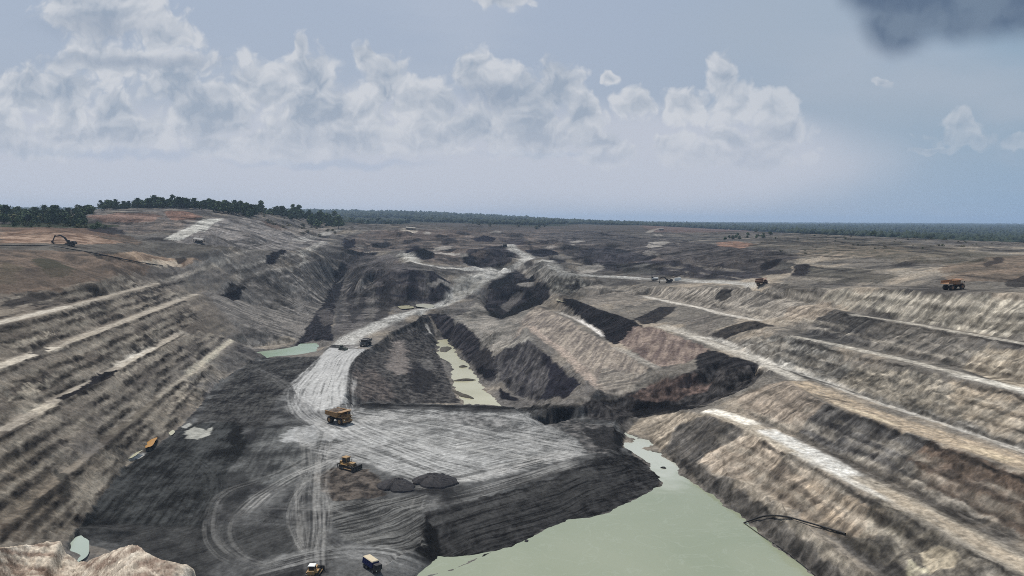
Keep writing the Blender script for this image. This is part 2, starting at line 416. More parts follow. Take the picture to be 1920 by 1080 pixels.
# raggedness: the break lines wander
far = np.clip(GY / 350.0, 0.7, 5.0)
w1x = fbm(GX / 38, GY / 38, 3, 11); w1y = fbm(GX / 38, GY / 38, 3, 31)
w2x = fbm(GX / 9, GY / 9, 3, 51); w2y = fbm(GX / 9, GY / 9, 3, 71)
LPX, LPY = TC[None, :] * 60 + 0 * GY, np.log(GY) * 14
WX = GX + 3.0 * w1x * np.minimum(far, 2) + 1.5 * w2x
WY = GY + 5.0 * w1y * np.minimum(far, 2) + 1.8 * w2y
WX = WX.clip(-TMAX * WY, TMAX * WY)
Zb = sample(Z0, WX, WY)
def unproj(u, v, G=None):
    """first point of the ground seen at (u, v)"""
    G = Z if G is None else G
    r = ray(u, v)
    c = min(max((r[0] + TMAX) / (2 * TMAX) * (NC - 1), 0), NC - 1.001)
    j = int(c); col = G[:, j] * (1 - (c - j)) + G[:, j + 1] * (c - j)
    h = CAMZ * 0 + r[2] * YR - col
    k = np.argmax(h < 0) if (h < 0).any() else NR - 1
    if k == 0: y = YR[0]
    else:
        t = h[k - 1] / (h[k - 1] - h[k] + 1e-12); y = YR[k - 1] + (YR[k] - YR[k - 1]) * t
    return np.array([r[0] * y, y])
# loose heaps and tipped mounds in the far half of the pit
ROADS_UV = [[(640,648),(693,618),(747,592),(793,580),(840,567),(870,545),(907,520),(943,507),(990,484),(963,468),(953,455)], [(943,507),(860,504),(800,497),(773,488),(747,474)],
            [(1022,486),(1033,500),(1067,513),(1127,518),(1266,525)], [(770,500),(800,512),(800,565)], [(597,640),(625,540),(650,500)], [(335,448),(400,408)]]
def near_road(u, v):
    for pl in ROADS_UV:
        for (a, b), (c, d) in zip(pl, pl[1:]):
            t = max(0, min(1, ((u - a) * (c - a) + (v - b) * (d - b)) / ((c - a) ** 2 + (d - b) ** 2)))
            if abs(u - a - t * (c - a)) < 26 and abs(v - b - t * (d - b)) < 9: return True
    return False
rm = random.Random(21)
MOUNDS = [(885, 484, 26, 20, 7), (925, 482, 34, 20, 8), (955, 492, 20, 14, 4), (790, 480, 18, 14, 7), (780, 474, 18, 12, 5), (903, 448, 40, 22, 7), (668, 458, 14, 14, 8), (703, 464, 10, 9, 5),
          (1020, 476, 30, 14, 6), (965, 446, 30, 20, 6), (1130, 490, 60, 16, 5), (1250, 500, 70, 14, 5), (1350, 508, 50, 12, 4), (1455, 500, 20, 12, 4), (1505, 508, 18, 12, 4)]
while len(MOUNDS) < 120:
    u, v = rm.uniform(640, 1250), rm.uniform(436, 560)
    if near_road(u, v) or near_road(u, v - 8): continue
    r_ = rm.uniform(6, 22) * (1 + (500 - v) / 200); MOUNDS.append((u, v, r_, r_ * rm.uniform(.4, .9), r_ * rm.uniform(.08, .2)))
for u in range(1300, 1920, 22):
    MOUNDS.append((u + rm.uniform(-10, 10), rm.uniform(455, 500), rm.uniform(12, 40), rm.uniform(5, 12), rm.uniform(.8, 2.4)))
_src = Zb.copy()
for u, v, rx_, ry_, h_ in MOUNDS:
    c_ = unproj(u, v, _src); y_ = c_[1] + ry_ * .8
    ra, rb = np.searchsorted(YR, y_ - 3.2 * ry_), np.searchsorted(YR, y_ + 3.2 * ry_) + 1
    q_ = ((GX[ra:rb] - c_[0] * y_ / c_[1]) / rx_) ** 2 + ((GY[ra:rb] - y_) / ry_) ** 2
    Zb[ra:rb] += h_ * np.clip(1 - np.sqrt(q_ + .02), 0, 1) ** 1.1
# slope of the base form
def grads(Z):
    dY = np.gradient(YR)[:, None]; dT = TC[1] - TC[0]
    zx = np.gradient(Z, axis=1) / dT / GY
    zy = np.gradient(Z, axis=0) / dY - zx * TC[None, :]
    return zx, zy
zx, zy = grads(Zb)
SL = np.sqrt(zx * zx + zy * zy)
def blur(A, n=2):
    for _ in range(n):
        A = (A + np.roll(A, 1, 0) + np.roll(A, -1, 0)) / 3
        A = (A + np.roll(A, 1, 1) + np.roll(A, -1, 1)) / 3
    return A
SLb = blur(SL, 3)
steep = sstep(SLb, 0.22, 0.55)
# pit axes: aa across, bb along the trench
ca_, sa_ = math.cos(rad(10.8)), math.sin(rad(10.8))
AA = GX * ca_ + GY * sa_; BB = -GX * sa_ + GY * ca_
# rills running down the faces
fz = np.clip(GY / 300, 0.6, 3.0)
inpit = 1 - sstep(GY, 1300, 2500)
def ridged(n): return 1 - np.abs(n) * 2.2
wob = 2.0 * fbm(AA / 12, BB / 12, 2, 91)
r1 = ridged(fbm((BB + wob * 1.5) / 7.5, AA / 40, 3, 101))
r2 = ridged(fbm((BB + wob) / 2.6, AA / 16, 3, 121))
r3 = ridged(fbm((BB + wob * .6) / 16, AA / 50, 2, 131))
lump = fbm(GX / 14, GY / 14, 5, 141, 0.6)
grit = fbm(GX / 2.4, GY / 3.0, 4, 161, 0.65)
clod = fbm(GX / 6, GY / 7, 4, 181, 0.6)
hh = sample(Z0, GX + .35 * (WX - GX), GY + .35 * (WY - GY)) + 0.0176 * BB                                  # height above the tilted bench planes
wallm = 1 - sstep(AA, -80, -66) * (1 - sstep(AA, 76, 88)) * (1 - sstep(BB, 300, 325))     # no rills on the tipped floor
nearw = 1 - sstep(GY, 420, 900) * 0.6
hillm = 1 - 0.8 * sstep(GY, 560, 660) * sstep(-AA, 60, 120)
steep = steep * hillm
patch = sstep(fbm(AA / 30, BB / 22, 3, 191), -0.15, 0.2)
warp_h = hh + 0.7 * fbm(AA / 20, BB / 34, 3, 195)
terr = (warp_h / 3.1 - np.floor(warp_h / 3.1)); terr = np.where(terr < .7, -terr * .45, (terr - 1) * 1.05 )
crag = ridged(fbm(GX / 9, GY / 10, 4, 199, 0.62))
lefts = sstep(-AA, 60, 80) * (1 - sstep(GY, 560, 700)); calm = 1 - .55 * lefts
Z = Zb + inpit * wallm * steep * calm * (.35 + .65 * patch) * 1.2 * terr + inpit * wallm * steep * 0.5 * (crag - .5) + inpit * steep * wallm * nearw * (.6 - .35 * patch) * (1 - .85 * sstep(-AA, 60, 80)) * (0.9 * r1 + 0.45 * r2 + 1.0 * r3 - 0.8) * np.clip(fz, .8, 1.5)
Z = Z + inpit * (0.28 + .7 * steep * calm) * lump + inpit * (0.07 + 0.3 * steep * calm) * grit + inpit * (0.12 + .3 * steep * calm) * clod
Z = Z + sstep(GY, 420, 700) * inpit * 1.5 * fbm(GX / 26, GY / 34, 4, 611, .6)


# ------------------------------------------------------------------ what the ground is made of (albedo per point of the ground)
def srgb(*c):
    return np.array([(x / 255.0 / 12.92 if x <= 10 else ((x / 255.0 + 0.055) / 1.055) ** 2.4) for x in c])
PXM = GY / FPX                                  # metres that one photo pixel spans sideways
# ragged edges for every patch
RGX = (fbm(GX / 5, GY / 5, 4, 201, 0.6) * np.minimum(1, 400 / GY) + fbm(GX / 22, GY / 22, 4, 211, 0.6) * sstep(GY, 150, 500)) * PXM
RGY = (fbm(GX / 5, GY / 5, 4, 221, 0.6) * np.minimum(1, 400 / GY) + fbm(GX / 22, GY / 22, 4, 231, 0.6) * sstep(GY, 150, 500)) * PXM * 1.4
n_big = fbm(GX / 45, GY / 60, 4, 241)
n_mid = fbm(GX / 12, GY / 16, 5, 251, 0.6)
n_fin = fbm(GX / 3.2, GY / 4.5, 4, 261, 0.65)
streak = fbm((BB + wob) / 3.4, AA / 26, 4, 271, 0.6)      # down the faces
streak2 = fbm((BB + wob) / 10, AA / 40, 4, 281, 0.6)
along = fbm(AA / 2.2, BB / 40, 4, 291, 0.6)               # along the trench
along_f = fbm(AA / 0.9, BB / 20, 3, 301, 0.6)

def dir_noise(p, q, wide, long_, seed, o=4):
    a = PH(*p, 75); b = PH(*q, 75); dx, dy = b[0] - a[0], b[1] - a[1]; l = math.hypot(dx, dy); dx /= l; dy /= l
    return fbm((GX * dy - GY * dx + 1.2 * n_mid) / wide, (GX * dx + GY * dy) / long_, o, seed, .62)
_a, _b = PH(1130, 615, 62), PH(1062, 690, 67); _dx, _dy = _b[0] - _a[0], _b[1] - _a[1]; _l = math.hypot(_dx, _dy)
st_spur = fbm((GX * _dy - GY * _dx) / _l / 2.6 + .6 * n_mid, (GX * _dx + GY * _dy) / _l / 30, 4, 531, .6) * .8 + .35 * n_mid
fl1 = dir_noise((640, 790), (1000, 860), .9, 22, 501); fl2 = dir_noise((700, 935), (1050, 850), .9, 20, 511); fl3 = dir_noise((480, 700), (200, 990), 1.1, 18, 521)
def dens_uv(pts, step=30, close=False):
    out = []; n = len(pts)
    for k in range(n if close else n - 1):
        a, b = pts[k], pts[(k + 1) % n]
        m = max(1, int(math.dist(a, b) / step))
        out += [(a[0] + (b[0] - a[0]) * t / m, a[1] + (b[1] - a[1]) * t / m) for t in range(m)]
    if not close: out.append(pts[-1])
    return out
def region(P, pad):
    y0, y1 = P[:, 1].min() - pad, P[:, 1].max() + pad
    t = P[:, 0] / P[:, 1]; pt = pad / max(P[:, 1].min(), 60)
    ra, rb = max(0, np.searchsorted(YR, y0) - 1), min(NR, np.searchsorted(YR, y1) + 1)
    ca = int(np.clip((t.min() - pt + TMAX) / (2 * TMAX) * (NC - 1) - 1, 0, NC - 1)); cb = int(np.clip((t.max() + pt + TMAX) / (2 * TMAX) * (NC - 1) + 2, 1, NC))
    return slice(ra, max(rb, ra + 1)), slice(ca, max(cb, ca + 1))
def polymask(uv, feather=2.0, rag=3.0, world=False):
    P = np.array(uv, float) if world else np.array([unproj(u, v, Zb) for u, v in dens_uv(uv, 26, True)])
    pad = 12 * P[:, 1].max() / FPX + 6
    sl = region(P, pad)
    x = GX[sl] + RGX[sl] * rag * 2.2; y = GY[sl] + RGY[sl] * rag * 1.6
    inside = np.zeros(x.shape, bool); dmin = np.full(x.shape, np.float32(pad * pad), np.float32)
    n = len(P); r0, c0 = sl[0].start, sl[1].start
    rg = 8 * P[:, 1].max() / FPX + 3
    for k in range(n):
        (ax, ay), (bx, by) = P[k], P[(k + 1) % n]
        dx, dy = bx - ax, by - ay
        ra = max(0, np.searchsorted(YR, min(ay, by) - rg) - r0 - 1); rb = max(0, np.searchsorted(YR, max(ay, by) + rg) - r0 + 1)
        if ra < rb and abs(dy) > 1e-9:
            yy = y[ra:rb]
            inside[ra:rb] ^= ((ay > yy) != (by > yy)) & (x[ra:rb] < dx * (yy - ay) / dy + ax)
        s2, t2 = region(np.array([P[k], P[(k + 1) % n]]), pad)
        q = (slice(max(s2.start - r0, 0), max(s2.stop - r0, 0)), slice(max(t2.start - c0, 0), max(t2.stop - c0, 0)))
        xq, yq = x[q], y[q]
        if xq.size == 0: continue
        t = np.clip(((xq - ax) * dx + (yq - ay) * dy) / (dx * dx + dy * dy + 1e-9), 0, 1)
        dmin[q] = np.minimum(dmin[q], (xq - ax - t * dx) ** 2 + (yq - ay - t * dy) ** 2)
    d = np.sqrt(dmin) * np.where(inside, 1, -1)
    return sl, sstep(d / (feather * PXM[sl]), -1, 1)
def paint(uv, col, op=1.0, feather=2.0, rag=3.0, tex=None, lo=None, hi=None, world=False):
    sl, m = polymask(uv, feather, rag, world)
    c = srgb(*col)
    if tex is not None:                      # blend two soils by a noise field
        k = sstep(tex[sl], -0.35, 0.35)[..., None]
        c = srgb(*(lo or col)) * (1 - k) + srgb(*(hi or col)) * k
    m = (m * (np.clip(op * (1 + 0.35 * n_fin[sl] + 0.3 * n_mid[sl]), 0, 1) if op < .9 else .5 + .5 * op))[..., None]
    C[sl] = C[sl] * (1 - m) + c * m
def line_st(P, sl, rag, pad):
    x = GX[sl] + RGX[sl] * rag; y = GY[sl] + RGY[sl] * rag
    best = np.full(x.shape, 1e9, np.float32); S = np.zeros(x.shape, np.float32); T = np.full(x.shape, 1e4, np.float32); s0 = 0
    r0, c0 = sl[0].start, sl[1].start
    for a, b in zip(P, P[1:]):
        dx, dy = b[0] - a[0], b[1] - a[1]; l = math.hypot(dx, dy) + 1e-9
        s2, t2 = region(np.array([a, b]), pad)
        k = (slice(max(s2.start - r0, 0), max(s2.stop - r0, 0)), slice(max(t2.start - c0, 0), max(t2.stop - c0, 0)))
        xq, yq = x[k], y[k]
        if xq.size:
            t = np.clip(((xq - a[0]) * dx + (yq - a[1]) * dy) / l / l, 0, 1)
            ex, ey = xq - a[0] - t * dx, yq - a[1] - t * dy
            q = ex * ex + ey * ey
            m = q < best[k]
            best[k] = np.where(m, q, best[k])
            S[k] = np.where(m, s0 + t * l, S[k]); T[k] = np.where(m, np.sign(ex * dy - ey * dx) * np.sqrt(q), T[k])
        s0 += l
    return S, T, s0
def smooth_uv(pts, n=6):
    p = [pts[0]] + list(pts) + [pts[-1]]; out = []
    for i in range(1, len(p) - 2):
        for k in range(n):
            t = k / n
            out.append(tuple(0.5 * (2 * p[i][j] + (p[i + 1][j] - p[i - 1][j]) * t + (2 * p[i - 1][j] - 5 * p[i][j] + 4 * p[i + 1][j] - p[i + 2][j]) * t * t
                       + (3 * p[i][j] - p[i - 1][j] - 3 * p[i + 1][j] + p[i + 2][j]) * t ** 3) for j in (0, 1)))
    out.append(tuple(pts[-1]))
    return out
def band(uv, w, col, op=1.0, rag=1.5, fall=0.5, broken=0.0, seed=0, bseed=None):
    """a strip w metres wide that follows a line on the ground"""
    P = np.array([unproj(u, v, Zb) for u, v in (smooth_uv(uv) if len(uv) > 2 else dens_uv(uv, 30))])
    pad = w + 4 + 3 * P[:, 1].max() / FPX; sl = region(P, pad)
    S, T, tot = line_st(P, sl, rag, pad)
    ww = np.maximum(w / 2, 0.6 * PXM[sl])
    m = 1 - sstep(np.abs(T) / ww, 1 - fall, 1 + fall * 0.5)
    m = m * sstep(S, 0, 4) * (1 - sstep(S, tot - 4, tot))
    m = m * np.clip(0.78 + 0.9 * fbm(S / 5 + seed, T / 1.5, 3, 17, .6) + .3 * n_mid[sl], 0, 1.1)
    if broken: m = m * sstep(fbm(S / 34 + seed, T / 9, 4, 5 + seed % 50, .6) + 0.45 - broken, -0.1, 0.2)
    m = (m * op)[..., None]
    C[sl] = C[sl] * (1 - m) + srgb(*col) * m
def tracks(uv, w, light, dark=None, op=0.8, pitch=1.3, seed=0, gap=0.0, fall=0.6):
    op *= .8; light = tuple(k_ * .94 for k_ in light)
    """wheel marks: streaks that run with the route"""
    P = np.array([unproj(u, v, Zb) for u, v in smooth_uv(uv)])
    sl = region(P, w + 5)
    S, T, tot = line_st(P, sl, 0.6, w + 5)
    m = 1 - sstep(np.abs(T) / (w / 2), 1 - fall, 1 + fall * .4)
    m = m * sstep(S, 0, 12) * (1 - sstep(S, tot - 12, tot))
    n = fbm(T / pitch + 0.4 * pnoise(S / 25, T / 9, 3 + seed), S / 55 + seed * 3.3, 4, 311 + seed, 0.65)
    k = sstep(n, gap - 0.22, gap + 0.25)
    m = m * sstep(fbm(GX[sl] / 11, GY[sl] / 16, 3, 471 + seed, .6), -.6, .0)
    mm = (m * op * k)[..., None]
    C[sl] = C[sl] * (1 - mm) + srgb(*light) * mm
    if dark:
        k2 = sstep(-n, 0.12, 0.35); mm = (m * op * k2)[..., None]
        C[sl] = C[sl] * (1 - mm) + srgb(*dark) * mm

# --- base soils
def mixc(a, b, k): k = k[..., None]; return a * (1 - k) + b * k
C = (np.zeros((NR, NC, 3)) + srgb(108, 103, 97)).astype(np.float32)
print('T0', time.time() - _t0)
C = mixc(C, srgb(134, 123, 107), sstep(n_big + 0.4 * n_mid, -0.05, 0.45))
C = mixc(C, srgb(84, 80, 78), sstep(-n_big + 0.5 * n_mid, 0.05, 0.5))
# left wall: browner clay; right wall near the water: sandy faces
lw = (sstep(-AA, 70, 95) * (1 - sstep(GY, 430, 620)))
C = mixc(C, srgb(110, 99, 86), lw * 0.92)
sal = fbm(warp_h / 2.6, BB / 60, 4, 541, .6)
C = mixc(C, srgb(144, 131, 111), lw * sstep(sal + 0.15 * n_mid + .4 * n_big, -.02, 0.4) * 0.5)
C = mixc(C, srgb(76, 71, 66), lw * sstep(-sal + 0.3 * n_big + 0.15 * streak, 0.1, 0.45) * 0.6)
rw = sstep(AA, 95, 112) * (1 - sstep(GY, 560, 700))
C = mixc(C, srgb(122, 115, 104), rw * 0.9)
C = mixc(C, srgb(158, 143, 121), rw * sstep(n_big + 0.5 * streak2, -0.02, 0.35) * 0.85)
C = mixc(C, srgb(84, 81, 78), rw * sstep(-n_big + 0.45 * streak2 + .2 * n_mid, 0.05, 0.42) * 0.85)
# country beyond the pit
beyond = sstep(GY, 1150, 1700)
C = mixc(C, srgb(96, 87, 78), beyond)
uu_ = 960 + FPX * TC[None, :] + 0 * GY
wood = np.interp(uu_, [-150, 640, 700, 1000, 1100, 1440, 1500, 1700, 2070], [1150, 1450, 2000, 2000, 2500, 2300, 1600, 1250, 1100])
C = mixc(C, srgb(62, 70, 50), sstep(GY / wood + .35 * fbm(GX / 260, GY / 500, 3, 601), .9, 1.1))

G_ROAD, G_MID, G_DARK, COAL, COAL2 = (150, 149, 145), (112, 112, 110), (66, 66, 66), (32, 30, 38), (46, 44, 50)
TAN, PALE, WHITE, BROWN, PINK = (150, 134, 112), (190, 181, 163), (205, 201, 190), (110, 90, 74), (138, 118, 104)

# --- left plateau and hill
paint([(0,425),(180,428),(250,445),(280,470),(310,492),(250,512),(180,534),(100,545),(0,550),(-200,580),(-200,425)], (104,88,74), 0.95, 4, 6, n_mid, (88,78,68), (122,102,84))
paint([(0,437),(70,430),(170,440),(230,455),(160,460),(60,455),(0,458)], (146,116,92), 0.8, 3, 8, n_mid, (130,96,70), (160,132,108))
paint([(0,425),(180,428),(230,446),(120,436),(0,434)], (120,92,72), 0.6, 3, 6)
paint([(0,456),(150,458),(300,455),(440,458),(430,470),(330,488),(250,482),(130,470),(0,468)], (96,92,84), 0.85, 3, 7, n_mid, (84,80,74), (106,101,92))
paint([(190,478),(250,472),(330,484),(380,492),(330,500),(260,492)], (150,118,88), 0.8, 3, 6, n_mid, (130,104,80), (168,140,110))
paint([(250,492),(330,486),(340,497),(290,500)], (172,158,134), 0.6, 2, 5)
paint([(60,488),(95,486),(140,505),(135,518),(100,522),(80,505)], (74,74,54), 0.75, 4, 7)
paint([(0,490),(40,500),(30,530),(0,535)], (92,86,64), 0.5, 5, 7)
paint([(0,510),(200,500),(240,505),(150,530),(0,545)], (100,86,72), 0.5, 5, 7)
paint([(160,404),(230,399),(330,395),(378,407),(330,430),(260,440),(200,425)], (112,100,92), 0.95, 2, 5, n_mid, (98,92,88), (126,112,100))
paint([(165,405),(220,399),(300,402),(290,415),(200,418)], (138,108,92), 0.9, 2, 5)
paint([(310,398),(345,396),(378,406),(360,412),(320,412)], (136,98,78), 0.85, 2, 5)
paint([(155,424),(205,424),(240,438),(205,440),(165,432)], (58,56,60), 0.85, 2, 8)
paint([(330,432),(390,408),(480,412),(520,424),(600,432),(620,460),(520,470),(400,462),(330,455)], (126,120,114), 0.9, 3, 6, n_mid, (112,108,106), (140,132,124))
paint([(305,449),(345,430),(380,411),(422,410),(400,420),(345,450)], (166,163,152), 0.95, 1.2, 1.5)
paint([(490,413),(520,420),(545,432),(520,432),(500,424)], (112,90,76), 0.8, 2, 4)
paint([(520,428),(630,427),(640,440),(560,442)], (134,124,112), 0.7, 2, 6)
band([(560,452),(610,438),(640,430)], 14, (158,154,144), 0.75)
band([(565,505),(575,492),(565,478),(590,462),(610,452)], 9, (166,161,150), 0.8)
paint([(0,420),(60,416),(175,418),(230,424),(180,427),(0,426)], (70,78,52), 0.95, 2, 8)
# --- left wall ledges
band([(0,605),(133,574),(233,547),(300,530)], 4.5, (160,150,132), 0.75, 2.5, .6, .1)
band([(-100,630),(0,605),(133,573)], 5, PALE, 0.7, 3)
band([(0,686),(80,660),(160,629),(233,602),(300,576),(368,550)], 5.5, (168,157,138), 0.8, 2.5, .6, .08, 3)
band([(-100,730),(0,686),(110,649)], 5.5, (196,186,165), 0.7, 3)
band([(0,812),(56,778),(111,750),(217,690),(283,653),(352,621)], 5.5, (158,148,132), 0.75, 3, .6, .1, 5)
band([(217,690),(250,672),(290,650)], 6, (190,182,165), 0.7, 2.5)
band([(60,778),(95,755)], 7, (192,180,155), 0.7, 2.5)
band([(200,818),(262,778),(350,705),(400,663),(436,637)], 3.6, (156,147,126), 0.65, 3, .6, .15, 8)
band([(350,705),(395,668),(436,637)], 4, (186,178,150), 0.5, 3)
# brown lower face near the corner and pale shelves on the left wall
paint([(333,724),(262,788),(185,850),(100,920),(0,1000),(-60,1050),(-60,1110),(60,1100),(118,1035),(150,985),(190,930),(240,872),(290,840),(350,790),(385,747)], (124,110,92), 0.6, 4, 8, sal + .5 * streak2, (100,88,74), (142,128,107))
for q in ([(200,712),(250,672),(300,648),(345,625),(330,640),(270,675),(225,705)], [(60,790),(110,750),(100,765),(50,805)], [(240,640),(330,600),(300,622),(250,640)], [(120,640),(190,620),(160,640)], [(300,780),(370,700),(400,680),(350,740)],
          [(130,600),(230,560),(190,590)], [(0,760),(60,720),(110,705),(60,745)], [(0,650),(60,632),(120,612),(60,650)]):
    paint(q, (160,148,126), 0.65, 3, 10)
for pts_, w_ in (([(0,607),(133,575),(233,548),(300,531)], 9), ([(-100,730),(0,688),(160,630),(300,577),(368,551)], 12), ([(-60,855),(0,814),(111,752),(217,692),(352,622)], 12), ([(200,818),(350,706),(436,638)], 9)):
    band(pts_, w_, (150,139,121), .55, 4, .8, .2, 7)
# dark blotches and seams on the left wall
for q in ([(0,560),(60,545),(120,555),(80,570),(20,580)], [(110,595),(150,578),(220,568),(180,590)], [(265,558),(280,545),(300,560),(280,572)],
          [(190,650),(230,640),(260,648),(220,665)], [(270,640),(300,620),(310,630),(285,650)], [(330,588),(350,575),(360,590),(335,605)],
          [(60,655),(80,640),(90,660),(70,670)], [(30,720),(90,700),(140,690),(120,712)], [(215,560),(260,545),(320,535),(300,545)]):
    paint(q, (62,58,56), 0.75, 3, 10)
paint([(150,730),(180,700),(222,692),(215,705),(175,722)], COAL2, 0.95, 2, 6)
paint([(100,748),(150,728),(178,722),(160,738),(118,752)], COAL, 0.9, 2, 6)
paint([(190,700),(222,694),(205,712),(185,715)], COAL, 0.95, 2, 5)
band([(300,528),(330,515),(312,494)], 3, (72,68,66), 0.8, 2)
paint([(325,485),(345,480),(352,488),(335,496)], (58,54,52), 0.8, 2, 4)
band([(280,468),(295,475),(303,480)], 4, (62,58,56), 0.7)
paint([(0,850),(60,840),(110,900),(140,960),(100,1010),(0,1000),(-100,980),(-100,860)], (98,86,70), 0.6, 6, 12, n_fin, (78,68,56), (122,108,88))
paint([(105,880),(130,885),(135,930),(115,935)], (64,64,60), 0.7, 4, 7)
paint([(60,940),(90,925),(80,950),(50,960)], (60,58,54), 0.7, 4, 7)
paint([(180,820),(250,780),(290,740),(300,760),(230,815),(200,840)], (78,70,60), 0.6, 5, 9)
paint([(0,980),(60,985),(110,1000),(60,1012),(0,1010)], (76,60,48), 0.6, 4, 9)
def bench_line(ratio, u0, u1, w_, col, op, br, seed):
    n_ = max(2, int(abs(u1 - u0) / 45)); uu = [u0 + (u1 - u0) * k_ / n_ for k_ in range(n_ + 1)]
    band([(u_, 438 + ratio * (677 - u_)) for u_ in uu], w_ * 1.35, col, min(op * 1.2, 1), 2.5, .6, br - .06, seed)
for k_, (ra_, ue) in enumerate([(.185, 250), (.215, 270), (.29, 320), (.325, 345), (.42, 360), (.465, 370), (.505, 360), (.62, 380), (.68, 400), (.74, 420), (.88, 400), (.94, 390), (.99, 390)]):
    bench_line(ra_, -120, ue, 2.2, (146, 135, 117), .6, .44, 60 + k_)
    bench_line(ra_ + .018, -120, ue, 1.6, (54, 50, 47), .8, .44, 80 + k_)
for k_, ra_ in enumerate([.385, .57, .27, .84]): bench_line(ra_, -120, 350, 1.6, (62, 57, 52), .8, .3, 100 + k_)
band([(300,530),(360,511),(433,488)], 4, (160,150,134), .7, 2)
band([(440,522),(500,509),(560,500)], 4, (158,150,138), .6, 2)
for pts_, c_ in (([(400,562),(450,548),(520,531),(590,510)], (72,69,66)), ([(420,580),(480,563),(550,540),(605,520)], (140,133,122)), ([(430,592),(500,572),(580,545)], (74,70,68)), ([(455,615),(520,597),(590,565)], (136,128,118)),
                ([(460,630),(520,612),(575,592)], (76,72,68)), ([(400,530),(433,512),(500,492),(560,478)], (78,74,70)), ([(340,505),(400,488),(470,470),(560,462)], (144,137,126)), ([(330,478),(400,478),(470,462),(540,455)], (84,80,76)), ([(440,505),(500,488),(560,474)], (150,143,132))):
    band(pts_, 4.5, c_, .75, 3, .7, .2, 9)
band([(430,555),(480,540),(540,515),(600,487)], 3, (90,86,82), .6, 3)
# big grey side slope behind the ledges
paint([(385,548),(433,528),(500,512),(567,500),(625,486),(645,500),(627,527),(610,560),(580,607),(570,632),(547,650),(478,655),(455,625),(430,600)], (114,109,103), 0.9, 3, 5, streak, (98,94,90), (130,123,114))
paint([(480,650),(547,632),(560,640),(545,652),(500,656)], (138,126,108), 0.7, 3, 5)
paint([(410,553),(433,533),(460,537),(457,550),(433,562)], (34,32,38), 0.95, 2, 5)
paint([(500,480),(533,467),(538,471),(512,493),(497,494)], (38,36,46), 0.95, 2, 3)
band([(385,556),(440,540),(480,522),(560,512)], 3, (86,82,78), 0.6)
# --- coal strip at the foot of the left wall
paint([(627,513),(640,492),(655,485),(650,470),(668,470),(710,473),(688,490),(660,502),(645,520),(640,547),(627,577),(622,610),(625,640),(602,641),(585,638),(553,652),(580,607),(610,560)], (42,40,50), 0.97, 2, 3.5, n_fin, (34,32,40), (62,60,66))
paint([(595,585),(618,575),(625,600),(612,612),(598,605)], (98,92,88), 0.7, 2, 5)
band([(650,508),(645,520),(632,532)], 3, (170,166,158), 0.6)
# --- ridges between the coal strip and the far mound
paint([(650,505),(700,500),(730,508),(745,560),(700,600),(650,622),(625,620),(640,560)], (98,93,90), 0.9, 3, 5, streak2, (80,76,76), (118,112,106))
band([(678,512),(675,545),(665,575)], 5, (160,154,144), 0.75, 2)
band([(700,515),(705,545),(692,600)], 6, (112,106,98), 0.6, 3)
paint([(627,560),(645,550),(640,600),(628,612)], (76,74,74), 0.7, 3, 5)
paint([(640,478),(690,476),(740,480),(790,510),(735,506),(690,510),(655,505)], (104,98,96), 0.8, 3, 6)
# far mound face with coal
paint([(700,515),(735,505),(790,506),(815,511),(845,530),(847,560),(833,572),(810,575),(740,575),(715,560),(700,540)], (86,80,84), 0.95, 2, 4, streak2, (66,62,70), (104,97,94))
paint([(742,503),(787,506),(815,511),(845,530),(848,555),(833,572),(806,570),(803,545),(800,520)], (56,54,62), 0.95, 2, 3, n_fin, (48,46,54), (68,64,70))
paint([(650,560),(665,520),(680,510),(690,540),(680,590),(660,610)], (60,57,58), .7, 3, 6)
paint([(700,600),(712,560),(725,530),(735,560),(725,600)], (66,62,62), .75, 3, 6)
paint([(850,600),(885,592),(930,612),(960,640),(925,640),(890,620)], (160,152,138), .75, 4, 6, n_mid, (140,134,122), (172,164,150))
paint([(905,650),(945,640),(975,655),(940,664)], (162,154,138), .7, 3, 5)
paint([(1000,580),(1040,600),(1090,650),(1120,700),(1090,700),(1040,650),(1000,610)], (160,142,126), .6, 4, 6, st_spur, (140,124,112), (176,160,142))
paint([(1140,650),(1200,680),(1210,700),(1170,715),(1130,690)], (150,138,122), .6, 4, 6, st_spur, (120,112,102), (170,156,138))
paint([(768,512),(782,515),(782,570),(765,565),(760,540)], (44,42,52), 0.8, 3, 4)
band([(770,500),(798,512),(800,535),(794,562)], 5, (98,94,90), 0.8, 2)
paint([(745,565),(785,562),(790,574),(750,577)], (112,106,100), 0.6, 3, 4)
# further back
paint([(640,470),(650,440),(700,432),(1050,430),(1080,470),(960,480),(860,498),(800,492),(750,470)], (104,94,88), 0.8, 4, 8, n_mid, (88,82,80), (122,106,94))
paint([(640,462),(645,445),(665,450),(665,462),(650,468)], (48,46,60), 0.9, 2, 5)
paint([(695,458),(708,456),(712,462),(700,464)], (52,48,58), 0.9, 1.5, 3)
paint([(760,470),(775,462),(795,466),(812,478),(808,486),(790,487),(768,480)], (40,38,52), 0.95, 2, 4)
paint([(790,472),(812,470),(815,482),(795,487)], (32,30,44), 0.9, 2, 4)
paint([(865,480),(880,468),(910,463),(945,460),(975,475),(960,492),(925,500),(880,500),(868,490)], (62,58,66), 0.95, 2, 4, n_mid, (50,48,58), (84,78,80))
paint([(868,478),(890,478),(893,496),(875,496)], (40,40,52), 0.8, 2, 4)
paint([(880,446),(905,441),(930,446),(925,453),(890,452)], (52,48,62), 0.95, 2, 5)
paint([(935,448),(980,446),(985,458),(960,462)], (76,68,76), 0.7, 2, 5)
paint([(985,470),(1030,468),(1050,478),(1020,482),(995,477)], (54,52,62), 0.9, 2, 5)
paint([(1030,482),(1060,488),(1050,495),(1035,492)], (54,52,60), 0.8, 2, 4)
